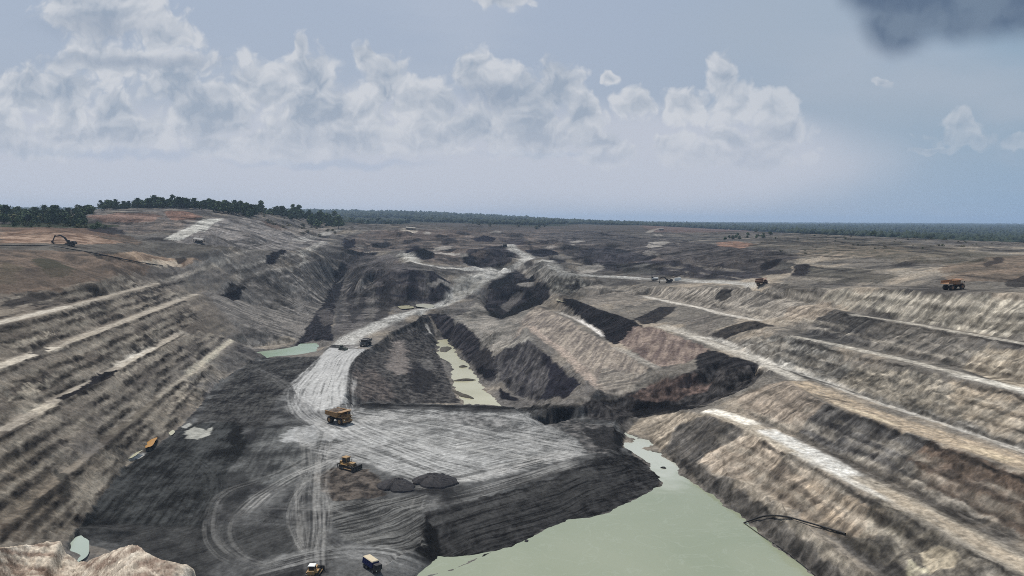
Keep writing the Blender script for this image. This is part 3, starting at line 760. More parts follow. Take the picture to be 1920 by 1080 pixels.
paint([(700,432),(860,430),(900,436),(840,450),(700,446)], (112,96,86), 0.7, 3, 8)
paint([(745,430),(770,429),(790,433),(760,434)], (164,152,134), 0.8, 1.5, 4)
band([(1015,428),(1080,432),(1150,436)], 12, (146,122,102), 0.4)
# --- valley right of centre: dark coal bowl and its rims
paint([(915,520),(935,508),(975,510),(985,520),(1035,540),(1030,560),(1000,572),(970,585),(945,597),(908,580),(910,560),(920,545)], (50,47,54), 0.95, 2, 4, n_mid, (38,36,44), (70,66,70))
paint([(940,575),(955,560),(975,545),(985,548),(965,570),(950,585)], (116,110,104), 0.7, 2, 3)
paint([(908,575),(940,590),(1000,560),(1022,562),(985,585),(945,597),(912,588)], (34,32,40), 0.9, 2, 3)
paint([(918,525),(940,512),(970,512),(955,530),(925,545)], (32,31,40), 0.85, 2, 3)
paint([(985,500),(1020,490),(1080,515),(1110,535),(1080,550),(1035,545),(1010,525)], (92,90,84), 0.85, 2, 5, n_fin, (62,62,62), (126,122,110))
# back-slope with a coal seam right of the far road
paint([(1010,440),(1100,432),(1280,450),(1420,468),(1500,480),(1480,512),(1380,522),(1270,516),(1150,505),(1080,490)], (92,86,84), 0.9, 4, 6, n_mid, (78,74,76), (106,98,92))
paint([(1085,470),(1140,462),(1230,482),(1330,500),(1400,505),(1430,522),(1370,525),(1260,518),(1150,508),(1100,498)], (66,63,72), 0.85, 4, 5, n_mid, (56,54,62), (84,80,84))
paint([(1160,495),(1215,492),(1240,512),(1170,515)], (104,102,94), 0.7, 3, 4)
paint([(1420,500),(1440,488),(1468,487),(1450,502),(1432,508)], (54,52,56), 0.9, 2, 3)
paint([(1485,512),(1495,497),(1520,496),(1528,505),(1505,522),(1480,520)], (58,56,60), 0.9, 2, 3)
paint([(1450,503),(1468,489),(1495,494),(1480,512)], (96,94,86), 0.7, 2, 3)
band([(1468,488),(1600,503),(1730,512)], 4, (146,136,118), 0.7, 2)
paint([(1520,497),(1620,506),(1700,512),(1650,530),(1540,530),(1510,520)], (94,92,84), 0.85, 3, 6, n_mid, (78,76,70), (112,106,94))
paint([(1760,500),(1880,480),(1920,478),(2000,480),(2000,530),(1880,528),(1770,525)], (116,98,80), 0.8, 3, 7, n_mid, (96,84,72), (134,114,94))
paint([(1840,496),(1885,482),(1880,492),(1850,502)], (72,66,64), 0.8, 2, 4)
paint([(1880,530),(1925,515),(2000,515),(2000,540),(1890,538)], (66,62,62), 0.8, 2, 4)
paint([(1340,455),(1380,452),(1420,458),(1390,466),(1350,462)], (160,118,92), 0.8, 2, 6)
paint([(1500,470),(1560,460),(1700,462),(1710,475),(1600,485),(1500,480)], (142,126,106), 0.7, 3, 8, n_mid, (110,104,88), (164,144,120))
paint([(1450,440),(1550,438),(1700,455),(1900,480),(1780,500),(1650,485),(1500,468),(1400,462)], (98,90,78), 0.55, 4, 8, n_mid, (80,80,64), (116,104,88))
paint([(1200,424),(1350,421),(1440,432),(1330,436),(1230,436)], (120,96,86), 0.8, 2, 6)
band([(1215,437),(1225,431),(1240,428)], 14, (166,158,144), 0.7, 1)
rp_ = random.Random(33)
PAL = [(40,38,46), (46,44,50), (60,57,60), (74,70,70), (134,127,118), (150,143,132), (120,104,92)]
for k_ in range(90):
    u_, v_ = rp_.uniform(640, 1240), rp_.uniform(434, 540)
    if near_road(u_, v_): continue
    w_ = rp_.uniform(6, 26) * (.6 + (v_ - 430) / 110); h_ = w_ * rp_.uniform(.12, .32); sk = rp_.uniform(-.25, .25)
    paint([(u_ + w_ * math.cos(a_) * rp_.uniform(.7, 1.2), v_ + h_ * math.sin(a_) + sk * w_ * math.cos(a_)) for a_ in np.arange(0, 6.28, .7)], rp_.choice(PAL), rp_.uniform(.5, .85), 2, 6)
for k_ in range(46):
    u_, v_ = rp_.uniform(1040, 1800), rp_.uniform(438, 522)
    if near_road(u_, v_): continue
    L_, sl_ = rp_.uniform(40, 190), rp_.uniform(.0, .13)
    band([(u_, v_), (u_ + L_ * .5, v_ + L_ * .5 * sl_ + rp_.uniform(-2, 2)), (u_ + L_, v_ + L_ * sl_)], rp_.uniform(3, 9), rp_.choice([(56,53,56), (64,61,62), (72,68,66), (132,124,112), (148,138,122)]), rp_.uniform(.5, .85), 2.5, .6, .1, k_)
# --- right wall, top to bottom
paint([(1090,540),(1140,534),(1266,540),(1370,542),(1440,544),(1578,580),(1430,600),(1350,588),(1257,566),(1150,552)], (132,124,112), 0.8, 3, 5, streak, (112,106,98), (156,146,130))
paint([(1345,548),(1370,546),(1372,556),(1350,568),(1338,562)], (58,57,58), 0.85, 2, 4)
paint([(1480,575),(1560,570),(1575,590),(1540,600),(1470,598)], (152,136,116), 0.7, 3, 4, streak, (130,116,100), (168,150,126))
paint([(1570,580),(1620,592),(1640,612),(1600,640),(1560,650),(1500,632),(1530,600)], (84,82,80), 0.85, 4, 6, streak, (70,68,68), (100,97,92))
paint([(1660,610),(1780,630),(1850,660),(1800,690),(1700,680),(1620,655)], (104,100,94), 0.7, 5, 8, streak, (84,82,78), (128,120,108))
paint([(1700,552),(1830,556),(1900,560),(1990,575),(1990,640),(1870,632),(1740,608),(1670,595)], (156,147,128), 0.75, 5, 7, streak, (124,118,104), (176,166,144))
paint([(1560,545),(1700,550),(1680,590),(1600,580),(1540,562)], (138,130,114), 0.7, 5, 7, streak, (112,108,98), (160,152,132))
paint([(1850,650),(2000,672),(2000,740),(1900,725),(1800,690)], (168,152,126), 0.75, 5, 7, streak, (136,122,100), (184,168,140))
band([(1200,554),(1257,566),(1316,578),(1353,588),(1430,602)], 5, (188,180,165), 0.85, 2)
band([(1478,629),(1560,645),(1620,658),(1700,676),(1787,698),(1912,730),(2050,765)], 5, (186,178,160), 0.7, 3)
band([(1780,700),(1850,715),(1912,731),(2050,765)], 6, (198,192,176), 0.75, 1.5)
band([(1590,588),(1703,606),(1787,621),(1912,643),(2050,668)], 3.4, (178,170,152), 0.7, 2.5)
band([(1520,595),(1640,612),(1703,618),(1850,640)], 1.4, (70,66,60), 0.5, 3)
# coal face under the far ledge
paint([(1052,562),(1073,560),(1120,578),(1185,600),(1205,612),(1180,640),(1150,645),(1120,625),(1075,585)], (44,42,50), 0.95, 2, 3, streak, (36,34,42), (58,56,60))
paint([(1185,598),(1240,575),(1270,575),(1240,600),(1205,608)], (46,44,50), 0.85, 2, 4)
paint([(1180,545),(1205,556),(1200,575),(1140,570),(1120,575),(1095,560),(1100,545)], (128,118,106), 0.7, 3, 4, streak, (110,104,96), (150,138,122))
paint([(1330,630),(1370,610),(1420,602),(1455,612),(1400,620),(1350,642)], (46,45,48), 0.85, 3, 5)
paint([(1270,600),(1330,590),(1350,605),(1330,625),(1290,615)], (116,108,98), 0.7, 3, 4, streak, (98,94,88), (134,124,112))
paint([(1430,630),(1560,650),(1600,690),(1560,720),(1460,700),(1400,668),(1390,640)], (98,96,92), 0.75, 4, 7, n_fin, (72,72,70), (132,128,118))
paint([(1600,690),(1750,705),(1830,740),(1912,800),(1800,790),(1660,760),(1570,720)], (124,118,106), 0.75, 5, 8, n_fin, (90,88,80), (162,150,128))
paint([(1780,710),(1960,750),(1960,860),(1860,815),(1780,760)], (146,130,106), 0.6, 6, 8, streak, (112,102,86), (172,152,122))
# ledge C: road-like bench, brown with white edges
band([(1235,610),(1300,630),(1370,658),(1453,690),(1500,715)], 8, (174,166,150), 0.8, 1.5)
band([(1290,630),(1345,638),(1400,662),(1453,685)], 4, (194,188,174), 0.6, 1.5)
band([(1490,712),(1560,744),(1641,778),(1745,812),(1912,866),(2080,920)], 11, (176,154,122), 0.9, 2.5)
band([(1453,680),(1540,714),(1620,744),(1703,772),(1800,803),(1912,842),(2080,898)], 4.5, (182,177,165), 0.7, 1.5)
band([(1560,752),(1641,783),(1700,802)], 3, (206,188,152), 0.5, 3)
band([(1800,832),(1912,870)], 5, (206,184,142), 0.6, 3)
band([(1520,738),(1580,752),(1600,758)], 2, (78,74,68), 0.6, 2)
# face under C
paint([(1190,612),(1232,616),(1320,648),(1335,655),(1290,680),(1235,688),(1195,665),(1160,640)], (128,112,102), 0.9, 3, 6, st_spur, (112,94,88), (148,128,112))
paint([(1303,668),(1330,655),(1370,668),(1432,680),(1420,695),(1340,705),(1305,700)], (50,49,54), 0.95, 3, 4, streak, (42,41,46), (66,64,66))
paint([(1480,715),(1545,757),(1535,775),(1500,800),(1450,795),(1400,775),(1380,745),(1440,720)], (142,126,108), 0.8, 4, 5, streak, (120,108,94), (160,142,120))
paint([(1545,757),(1641,790),(1745,828),(1800,850),(1790,880),(1720,900),(1650,880),(1560,845),(1500,815),(1520,780)], (96,93,90), 0.9, 4, 6, streak, (76,74,74), (116,112,106))
paint([(1700,860),(1745,828),(1830,858),(1912,886),(2050,930),(2050,1050),(1920,1000),(1800,940),(1740,920)], (98,80,66), 0.85, 6, 8, n_fin, (80,66,56), (118,98,80))
paint([(1560,850),(1700,885),(1800,950),(1900,1010),(1860,1020),(1700,930),(1600,890)], (82,76,70), 0.6, 5, 9, n_fin, (62,58,56), (104,98,90))
band([(1750,945),(1800,975),(1830,990)], 4, (54,50,46), 0.8, 3)
# ledge B
band([(1325,768),(1400,795),(1480,838),(1560,876),(1640,915),(1720,955),(1850,1025),(1980,1090)], 8.5, (170,158,136), 0.85, 3)
band([(1325,768),(1370,780),(1420,798)], 6, (214,206,188), 0.85, 2.5)
band([(1430,803),(1500,838),(1560,870),(1600,895)], 7, (192,190,181), 0.8, 2.5)
band([(1480,845),(1600,905),(1680,945)], 3, (200,198,188), 0.5, 4)
band([(1640,912),(1750,970),(1860,1030),(1960,1085)], 5, (168,150,122), 0.7, 3)
# face under B
paint([(1175,812),(1203,783),(1260,774),(1325,777),(1270,800),(1240,850),(1215,824)], (150,136,112), 0.85, 3, 4, streak, (128,116,98), (166,150,126))
paint([(1270,800),(1325,778),(1380,800),(1400,820),(1330,850),(1290,885),(1250,850)], (96,93,88), 0.85, 4, 5, streak, (78,76,74), (114,108,100))
paint([(1330,850),(1400,815),(1470,850),(1450,885),(1400,905),(1360,895),(1310,870)], (160,142,118), 0.85, 4, 5, streak, (138,122,102), (176,158,134))
paint([(1460,860),(1520,880),(1560,905),(1500,960),(1450,940),(1420,910)], (132,116,98), 0.85, 4, 6, streak, (104,92,80), (158,140,116))
paint([(1520,900),(1600,930),(1660,970),(1640,1010),(1570,1010),(1500,970)], (160,140,112), 0.8, 5, 6, streak, (134,118,98), (178,156,126))
paint([(1640,930),(1760,1000),(1860,1060),(1800,1100),(1680,1060),(1600,1030)], (104,98,88), 0.7, 6, 8, n_fin, (78,74,68), (140,130,110))
paint([(1720,1035),(1760,1025),(1800,1045),(1790,1070),(1740,1075)], (184,168,136), 0.8, 4, 5)
paint([(1700,1055),(1740,1075),(1700,1085)], (190,182,142), 0.7, 4, 5)
band([(1370,896),(1408,912),(1474,966),(1520,998),(1570,1035),(1640,1090)], 4.5, (164,150,128), 0.75, 3)
band([(1395,935),(1470,975),(1520,1003)], 2, (52,50,48), 0.6, 4)
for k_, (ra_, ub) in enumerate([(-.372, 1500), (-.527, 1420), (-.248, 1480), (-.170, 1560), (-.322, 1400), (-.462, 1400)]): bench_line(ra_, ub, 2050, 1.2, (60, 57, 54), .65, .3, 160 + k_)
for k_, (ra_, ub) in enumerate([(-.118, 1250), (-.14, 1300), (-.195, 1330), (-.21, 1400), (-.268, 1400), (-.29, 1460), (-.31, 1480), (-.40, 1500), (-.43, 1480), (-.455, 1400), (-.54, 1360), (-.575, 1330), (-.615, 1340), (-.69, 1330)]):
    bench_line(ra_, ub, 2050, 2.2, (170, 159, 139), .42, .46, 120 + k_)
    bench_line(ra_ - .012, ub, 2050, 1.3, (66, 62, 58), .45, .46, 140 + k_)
band([(1430,803),(1500,838),(1560,870),(1610,898)], 7, (188,186,177), 0.7, 2.5)
band([(1325,768),(1370,780),(1420,798)], 6, (204,197,180), 0.75, 1.5)
band([(1290,632),(1370,655),(1453,690),(1500,715)], 5, (180,173,158), 0.6, 1.5)
# foot by the water
paint([(1250,858),(1290,868),(1370,905),(1440,960),(1530,1030),(1600,1090),(1530,1085),(1440,1012),(1340,926),(1290,893)], (82,78,74), 0.85, 3, 5, n_fin, (58,56,54), (108,102,94))
# --- spurs in the middle
paint([(900,560),(915,585),(945,600),(1000,575),(985,600),(960,640),(927,668),(900,637),(877,617),(850,600),(870,585)], (128,122,112), 0.9, 3, 5, n_mid, (112,108,100), (142,134,122))
paint([(1007,574),(1060,595),(1093,618),(1133,640),(1182,668),(1215,690),(1180,740),(1130,735),(1107,710),(1050,655),(993,610),(960,640),(985,590)], (138,125,112), 0.92, 3, 4, st_spur, (116,106,98), (158,144,126))
paint([(927,668),(960,645),(990,612),(1000,640),(985,642)], (122,118,108), 0.85, 3, 4, st_spur, (108,104,98), (140,134,122))
band([(993,610),(1020,635),(1050,655),(1080,683),(1107,709),(1135,735)], 5, (168,148,130), 0.8, 2)
band([(1045,585),(1080,598),(1110,615),(1130,628)], 4, (176,168,156), 0.7, 1.5)
band([(1085,600),(1115,618),(1132,632)], 2.5, (206,200,190), 0.8, 1.5)
band([(1150,650),(1182,664),(1237,692)], 5, (160,152,138), 0.7, 2)
paint([(1130,690),(1200,700),(1225,720),(1150,745),(1115,730)], (130,120,108), 0.7, 4, 6, streak, (100,96,90), (150,140,124))
# dark triangle face
paint([(927,668),(955,652),(990,638),(1007,653),(1043,683),(1088,722),(1060,745),(1003,754),(960,735),(940,720)], (74,71,76), 0.95, 2, 3, st_spur, (60,58,64), (96,92,90))
paint([(1010,657),(1043,683),(1088,722),(1060,748),(1010,752),(1030,715),(1025,690)], (50,48,60), 0.85, 3, 4)
paint([(935,728),(955,738),(975,750),(965,752),(940,748)], (36,34,46), 0.9, 2, 3)
# coal face over the trench water
paint([(800,590),(835,590),(877,617),(902,638),(895,665),(880,684),(867,667),(850,650),(835,637),(820,615)], (50,48,58), 0.95, 2, 3.5, streak, (38,36,46), (72,68,72))
paint([(880,665),(910,655),(935,690),(925,715),(908,713),(893,697)], (64,61,64), 0.9, 3, 4)
paint([(893,690),(925,692),(928,705),(905,712)], (38,36,46), 0.9, 2, 4)
# --- the mound between road and trench
paint([(690,655),(720,637),(760,609),(800,592),(815,630),(820,665),(845,720),(864,756),(767,757),(700,757),(654,757),(652,735),(655,700),(665,675)], (70,68,68), 0.95, 2, 3, n_fin, (54,52,54), (92,88,84))
paint([(738,640),(760,640),(765,680),(770,700),(740,705),(725,690),(735,665)], (124,114,106), 0.8, 5, 6)
paint([(660,700),(700,690),(730,720),(740,750),(690,752),(660,745)], (90,80,76), 0.75, 6, 7, n_fin, (72,66,64), (110,98,90))
paint([(760,690),(790,680),(820,710),(800,740),(770,730)], (48,46,50), 0.7, 5, 7)
paint([(785,675),(805,670),(815,690),(800,695)], (120,116,110), 0.5, 4, 6)
band([(795,600),(803,618),(812,632)], 3.5, (176,170,158), 0.85, 1)
# --- haul roads up the valley
band([(640,648),(655,635),(693,618),(747,592),(793,580),(840,567),(870,545),(895,530),(907,520)], 19, (162,160,152), 1, 1.2)
band([(870,545),(900,524),(940,507)], 30, (158,155,145), 0.95, 1.5)
band([(907,520),(943,507),(970,495),(990,484),(975,474),(963,468),(953,457)], 17, (166,163,154), 1, 1.2)
band([(945,507),(900,505),(860,504),(800,497),(773,488),(760,478),(747,476)], 9, (172,168,158), 1, 1)
band([(752,477),(765,480),(775,490)], 20, (168,164,152), 0.9, 1)
band([(1022,486),(1033,500),(1067,513),(1127,518),(1200,522),(1266,525.5),(1370,530),(1420,535)], 11, (160,157,148), .95, 1)
band([(1020,486),(1035,500),(1045,510)], 24, (160,156,146), .9, 1)
band([(1040,512),(1127,518),(1230,522)], 5, (168,166,158), 0.5, 1)
band([(1300,528),(1370,531),(1425,536)], 4, (176,172,162), 0.6, 1)
band([(1420,535),(1560,536),(1662,538),(1745,541),(1870,545),(1990,550)], 5, (112,106,98), 0.7, 1)
band([(1540,533),(1662,536.5),(1745,540),(1870,546),(1990,552)], 1.6, (50,48,48), 0.8, 1)
paint([(855,520),(905,525),(890,545),(860,560),(850,545)], (132,128,118), 0.8, 3, 5)
# --- floor
print('T1', time.time() - _t0)
FL = [(600,672),(620,650),(690,655),(665,675),(655,700),(650,735),(654,757),(767,757),(893,760),(967,764),(1034,762),(1090,765),(1150,785),(1170,815),(1165,835),(1190,858),(1235,910),(1150,955),(1064,976),(1027,991),(930,1034),(834,1070),(760,1095),(380,1095),(350,1085),(140,1010),(150,985),(190,930),(240,872),(290,840),(350,790),(385,747),(405,720),(440,695),(480,672),(533,670)]
paint(FL, (80,80,80), 1.0, 2, 3, n_mid, (58,58,59), (100,100,98))
paint([(470,678),(540,670),(600,668),(590,690),(560,715),(520,745),(500,800),(440,800),(395,790),(360,800),(400,745),(440,700)], (66,65,64), 0.9, 4, 6, fl3 * .5 + n_mid * .6 + .5 * n_fin, (50,49,50), (84,83,80))
paint([(600,668),(618,652),(690,655),(665,675),(655,700),(650,735),(655,758),(600,770),(560,748),(545,720),(575,692)], G_ROAD, 0.9, 2, 2)
paint([(290,840),(350,795),(440,790),(470,830),(430,880),(400,960),(380,990),(200,985),(150,985),(190,930),(240,872)], (52,54,54), 0.92, 4, 5, fl3 * .55 + n_mid * .8 + .3 * n_fin, (42,43,43), (76,78,77))
paint([(150,985),(380,985),(600,990),(620,1030),(520,1040),(430,1045),(380,1075),(300,1050),(230,1020),(140,1010)], (50,50,50), 0.5, 8, 10, fl2, (42,42,42), (68,68,66))
paint([(500,800),(620,815),(600,900),(480,910),(430,880),(470,830)], (90,91,89), 0.7, 6, 7, fl3 * .5 + n_mid * .7, (68,69,68), (106,107,104))
paint([(345,812),(362,800),(385,806),(400,800),(395,815),(370,824),(350,822)], (150,149,138), 0.85, 2, 5)
paint([(340,800),(355,792),(362,796),(350,803)], (160,159,150), 0.7, 2, 4)
paint([(245,852),(262,848),(275,850),(262,858),(240,862)], (170,167,160), 0.8, 1.5, 3)
paint([(425,820),(440,800),(458,798),(450,830),(435,835)], (34,34,34), 0.8, 3, 5)
paint([(455,880),(470,895),(460,960),(420,960),(400,900),(420,890)], (56,57,57), 0.6, 5, 8)
# bright trampled floor right of the truck
paint([(655,765),(800,768),(960,775),(1040,785),(1080,820),(1120,850),(1060,862),(960,890),(880,905),(800,915),(740,890),(690,870),(620,870),(560,830),(530,820),(600,800)], (120,120,117), 0.95, 8, 9, fl1 * .8 + n_mid * .7 + .3 * n_fin, (80,81,80), (140,139,135))
paint([(525,815),(560,798),(610,800),(640,810),(620,828),(560,830),(530,828)], (150,150,147), 0.7, 6, 12)
paint([(640,800),(800,790),(950,815),(1040,850),(900,880),(800,900),(700,870)], (140,140,137), 0.5, 8, 9, fl2, (92,92,90), (160,160,156))
paint([(1000,785),(1080,790),(1150,800),(1165,850),(1100,850),(1080,820)], (84,82,80), 0.85, 5, 8, n_fin, (62,62,62), (112,108,104))
paint([(820,775),(930,780),(960,800),(900,800),(840,790)], (96,95,92), 0.6, 5, 7, n_fin, (70,70,70), (128,126,122))
paint([(1090,805),(1150,800),(1170,820),(1165,850),(1120,840)], (50,49,50), 0.8, 4, 6)
# dark rim berm at the far edge of the floor, painted berm shadow beside the road
band([(652,759),(700,760),(767,760),(893,763),(967,766),(1034,764),(1090,766)], 4.5, (40,39,40), 0.95, 2)
band([(640,771),(760,765),(900,770),(1050,775)], 2.5, (74,73,72), 0.6, 3)
band([(655,757),(651,735),(656,700),(666,675),(690,656)], 2.2, (34,33,34), 0.95, 1)  # shadow of the berm, painted as a dark strip along the road's right edge
band([(600,669),(590,682),(568,705),(545,722),(505,745)], 2.4, (46,45,46), 0.8, 2)
# pond-side tip of dark spoil
paint([(797,962),(893,934),(967,918),(1041,896),(1086,868),(1140,855),(1175,850),(1208,869),(1240,900),(1238,915),(1190,937),(1152,956),(1108,974),(1064,978),(1027,993),(991,1015),(930,1036),(878,1052),(834,1070),(780,1030)], (54,53,53), 0.97, 3, 7, fl2 * .7 + n_fin * .6, (38,37,38), (72,71,70))
paint([(800,975),(890,945),(960,925),(1045,903),(1100,880),(1130,880),(1060,905),(960,940),(880,965),(810,990)], (92,91,88), 0.55, 5, 9)
paint([(775,1000),(800,975),(820,1000),(835,1060),(800,1050),(780,1030)], (34,34,34), 0.8, 4, 7)
# brown dump around the bulldozer and the two coal heaps
paint([(585,890),(640,875),(690,880),(715,900),(720,930),(680,935),(620,940),(605,920)], (84,76,68), 0.9, 4, 6, n_fin, (62,57,54), (108,97,86))
paint([(620,940),(720,935),(800,925),(790,970),(800,1020),(740,1040),(640,1010),(615,970)], (88,87,84), 0.8, 6, 8, fl2, (56,56,55), (118,117,112))
paint([(640,1020),(740,1035),(820,1060),(830,1090),(600,1095),(620,1050)], (100,100,98), 0.8, 6, 8)
# wheel tracks
tracks([(690,645),(640,665),(618,700),(600,740),(590,780)], 22, (172,171,167), (96,96,95), 0.75, 1.2, 1)
tracks([(600,690),(575,715),(560,740),(575,775),(620,800),(690,830)], 14, (172,171,167), (92,92,91), 0.7, 1.1, 2)
tracks([(640,700),(635,745),(650,785),(720,820),(820,855),(920,880)], 20, (170,169,164), (98,98,96), 0.7, 1.2, 3)
tracks([(600,780),(650,815),(740,850),(830,885),(900,905)], 16, (172,171,166), (94,94,92), 0.7, 1.2, 4)
tracks([(660,775),(780,790),(900,810),(1000,835),(1070,855)], 22, (164,162,156), (92,91,89), 0.6, 1.5, 5)
tracks([(720,800),(850,830),(980,850),(1080,858)], 16, (172,170,163), (100,98,94), 0.6, 1.3, 6)
tracks([(740,915),(820,905),(920,885),(1020,860),(1100,845)], 9, (168,165,158), (84,83,80), 0.8, 1.0, 7)
tracks([(770,945),(850,935),(940,910),(1040,880),(1100,860)], 8, (156,154,148), (72,72,70), 0.8, 1.1, 8)
for q_ in range(5):
    o_ = q_ * 15
    tracks([(800 + q_ * 8, 985 + o_), (890, 955 + o_), (960, 935 + o_), (1045, 910 + o_), (1110, 885 + o_ * .8), (1180, 880 + o_ * .5)], 6, (84,83,81), (36,36,36), .75, 0.8, 30 + q_)
tracks([(800,950),(900,925),(1000,900),(1080,875)], 4, (62,61,60), None, 0.7, 1.4, 9, -0.3)
tracks([(540,640),(500,700),(480,740)], 6, (90,88,86), (48,48,48), 0.5, 1.2, 10)
tracks([(612,800),(604,850),(596,920),(600,980),(592,1040),(598,1090)], 6, (152,149,142), (80,79,76), 0.75, 1.3, 11)
tracks([(585,820),(590,880),(612,940),(608,1000),(585,1060)], 3, (146,144,138), None, 0.6, 0.9, 41)
tracks([(650,840),(620,880),(570,910),(545,960),(560,1020),(600,1060)], 3, (146,144,138), None, 0.6, 0.9, 42)
tracks([(520,850),(560,880),(590,930),(640,960),(700,985)], 3, (140,138,132), None, 0.5, 0.9, 43)
tracks([(560,800),(575,860),(560,930),(565,1000),(570,1050)], 3.5, (146,143,136), (78,77,75), 0.7, 1.0, 12)
tracks([(650,850),(600,872),(550,895),(500,925),(470,950),(440,980)], 7, (156,153,146), (74,73,71), 0.75, 1.0, 13)
tracks([(600,845),(540,880),(490,900),(430,920),(400,950),(392,1000),(420,1040),(470,1062)], 4.5, (126,124,119), (66,66,64), 0.65, 0.9, 14)
tracks([(480,940),(440,965),(425,1000),(445,1035),(500,1055),(580,1050)], 3.6, (124,122,117), None, 0.6, 0.8, 15)
tracks([(430,1085),(500,1065),(580,1045),(680,1035),(760,1045),(820,1070)], 9, (148,147,142), (82,81,79), 0.8, 1.1, 16)
tracks([(600,1000),(640,1030),(720,1060),(780,1085)], 7, (140,139,135), (84,83,81), 0.7, 1.1, 17)
tracks([(470,950),(560,952),(650,958),(700,965)], 4, (134,132,127), (72,71,70), 0.5, 1.0, 18)
tracks([(520,900),(590,880),(650,850),(720,850)], 5, (168,166,160), None, 0.6, 1.1, 19)
tracks([(470,690),(520,710),(560,745),(600,770)], 7, (120,118,115), None, 0.6, 1.2, 20)
tracks([(500,745),(560,755),(610,785)], 6, (140,139,136), None, 0.6, 1.2, 21)
tracks([(300,985),(420,965),(520,975),(600,985)], 5, (76,75,73), (34,34,34), 0.7, 1.2, 22)
tracks([(300,850),(360,860),(400,900),(390,950)], 7, (88,90,88), (42,42,42), 0.6, 1.3, 23)
tracks([(620,830),(700,862),(790,895),(860,915)], 8, (168,167,162), (90,90,88), 0.7, 1.0, 24)
tracks([(800,925),(790,950),(800,975)], 9, (160,158,152), None, 0.6, 1.5, 25)
# --- dark pile in front of the right wall
paint([(1090,765),(1130,750),(1190,735),(1250,715),(1300,695),(1350,690),(1425,690),(1440,700),(1400,730),(1330,758),(1260,770),(1200,780),(1160,795),(1110,785)], (66,62,62), 0.95, 4, 6, n_fin, (50,48,50), (84,80,78))
paint([(1180,745),(1230,715),(1290,705),(1340,715),(1320,735),(1260,752),(1200,758)], (104,84,76), 0.85, 5, 6, n_fin, (82,68,64), (126,102,90))
paint([(1180,765),(1220,752),(1280,758),(1330,762),(1260,775),(1190,782)], (40,39,42), 0.85, 4, 5)

# rills and grit also vary the soil tone a little; crack lines darken it
FLOORM = sstep(AA, -82, -70) * (1 - sstep(AA, 70, 84)) * (1 - sstep(BB, 318, 334)) + sstep(BB, 318, 334) * (1 - sstep(np.abs(AA + 8), 18, 30)) * (1 - sstep(BB, 480, 520))
rough_k = (1 - .6 * FLOORM) * (1 - .5 * lefts) * (1 - .2 * sstep(AA, 80, 100))
n_tiny = fbm(GX / 1.1, GY / 1.6, 3, 401, 0.7)
strata = fbm(warp_h / 1.3, BB / 70, 4, 421, .6); strata2 = fbm(warp_h / 4.0, BB / 90, 3, 431, .6)
cracks = sstep(ridged(fbm(GX / 4.5, GY / 6, 4, 441, .6)), .72, 1.0) * sstep(n_mid + .2 * n_big, -.1, .25)
cracks2 = sstep(ridged(fbm(GX / 13, GY / 17, 4, 451, .62)), .74, 1.0)
farm = sstep(GY, 400, 650)
hb = fbm(GX / 120, GY / 30, 5, 481, .6); hb2 = fbm(GX / 40, GY / 9, 4, 491, .6)
C *= np.clip(1 + sstep(GY, 480, 800) * (1 - sstep(GY, 1500, 2200)) * (.9 * hb + .5 * hb2 - .06), .35, 1.7)[..., None]
blot = sstep(fbm(GX / 30, GY / 55, 5, 461, .62), .1, .3) * farm * inpit
C *= (1 - .45 * blot)[..., None]
C *= np.clip(1 + inpit * wallm * steep * calm * (.5 * strata * (.4 + .6 * patch) + .5 * strata2), .45, 1.6)[..., None]
C *= (1 - inpit * rough_k * (.25 + .1 * steep) * np.maximum(cracks, cracks2 * .9))[..., None]
C *= np.clip(1 + inpit * (steep * wallm * (.36 - .3 * sstep(-AA, 60, 80)) * streak + rough_k * (0.3 * n_fin + 0.35 * grit + 0.5 * n_tiny) + 0.16 * n_mid * calm), 0.3, 1.9)[..., None]
lum = (C * [0.25, 0.6, 0.15]).sum(-1, keepdims=True)
C = lum + (C - lum) * 0.72
C *= .92
C *= (1 - .12 * sstep(AA, 90, 105) * (1 - sstep(GY, 600, 800)))[..., None]
C *= (1 - .16 * sstep(GY, 480, 800))[..., None]
lm_ = (C * [.25, .6, .15]).sum(-1, keepdims=True); C *= (np.maximum(lm_, .004) / .14) ** .42
C = np.clip(C, 0.006, 0.85)

print('T2', time.time() - _t0)

# ------------------------------------------------------------------ build the ground mesh
def kind(o, k): o['kind'] = k; return o
def ground_material(name='earth', sc=0.9, amp=(0.72, 1.28)):
    m = bpy.data.materials.new(name); m.use_nodes = True
    nt = m.node_tree; N = nt.nodes.new; L = nt.links.new
    b = nt.nodes['Principled BSDF']
    at = N('ShaderNodeAttribute'); at.attribute_name = 'soil'
    tc = N('ShaderNodeTexCoord')
    n1 = N('ShaderNodeTexNoise'); n1.inputs['Scale'].default_value = sc; n1.inputs['Detail'].default_value = 6; n1.inputs['Roughness'].default_value = 0.7
    L(tc.outputs['Object'], n1.inputs['Vector'])
    mr = N('ShaderNodeMapRange'); L(n1.outputs[0], mr.inputs[0]); mr.inputs[1].default_value = 0.3; mr.inputs[2].default_value = 0.7
    mr.inputs[3].default_value = amp[0]; mr.inputs[4].default_value = amp[1]
    vm = N('ShaderNodeVectorMath'); vm.operation = 'SCALE'; L(at.outputs['Color'], vm.inputs[0]); L(mr.outputs[0], vm.inputs['Scale'])
    L(vm.outputs[0], b.inputs['Base Color'])
    b.inputs['Roughness'].default_value = 0.95
    b.inputs['Specular IOR Level'].default_value = 0.03
    bp = N('ShaderNodeBump'); bp.inputs['Strength'].default_value = 0.5; bp.inputs['Distance'].default_value = 0.55 / sc
    L(n1.outputs[0], bp.inputs['Height']); L(bp.outputs[0], b.inputs['Normal'])
    return m
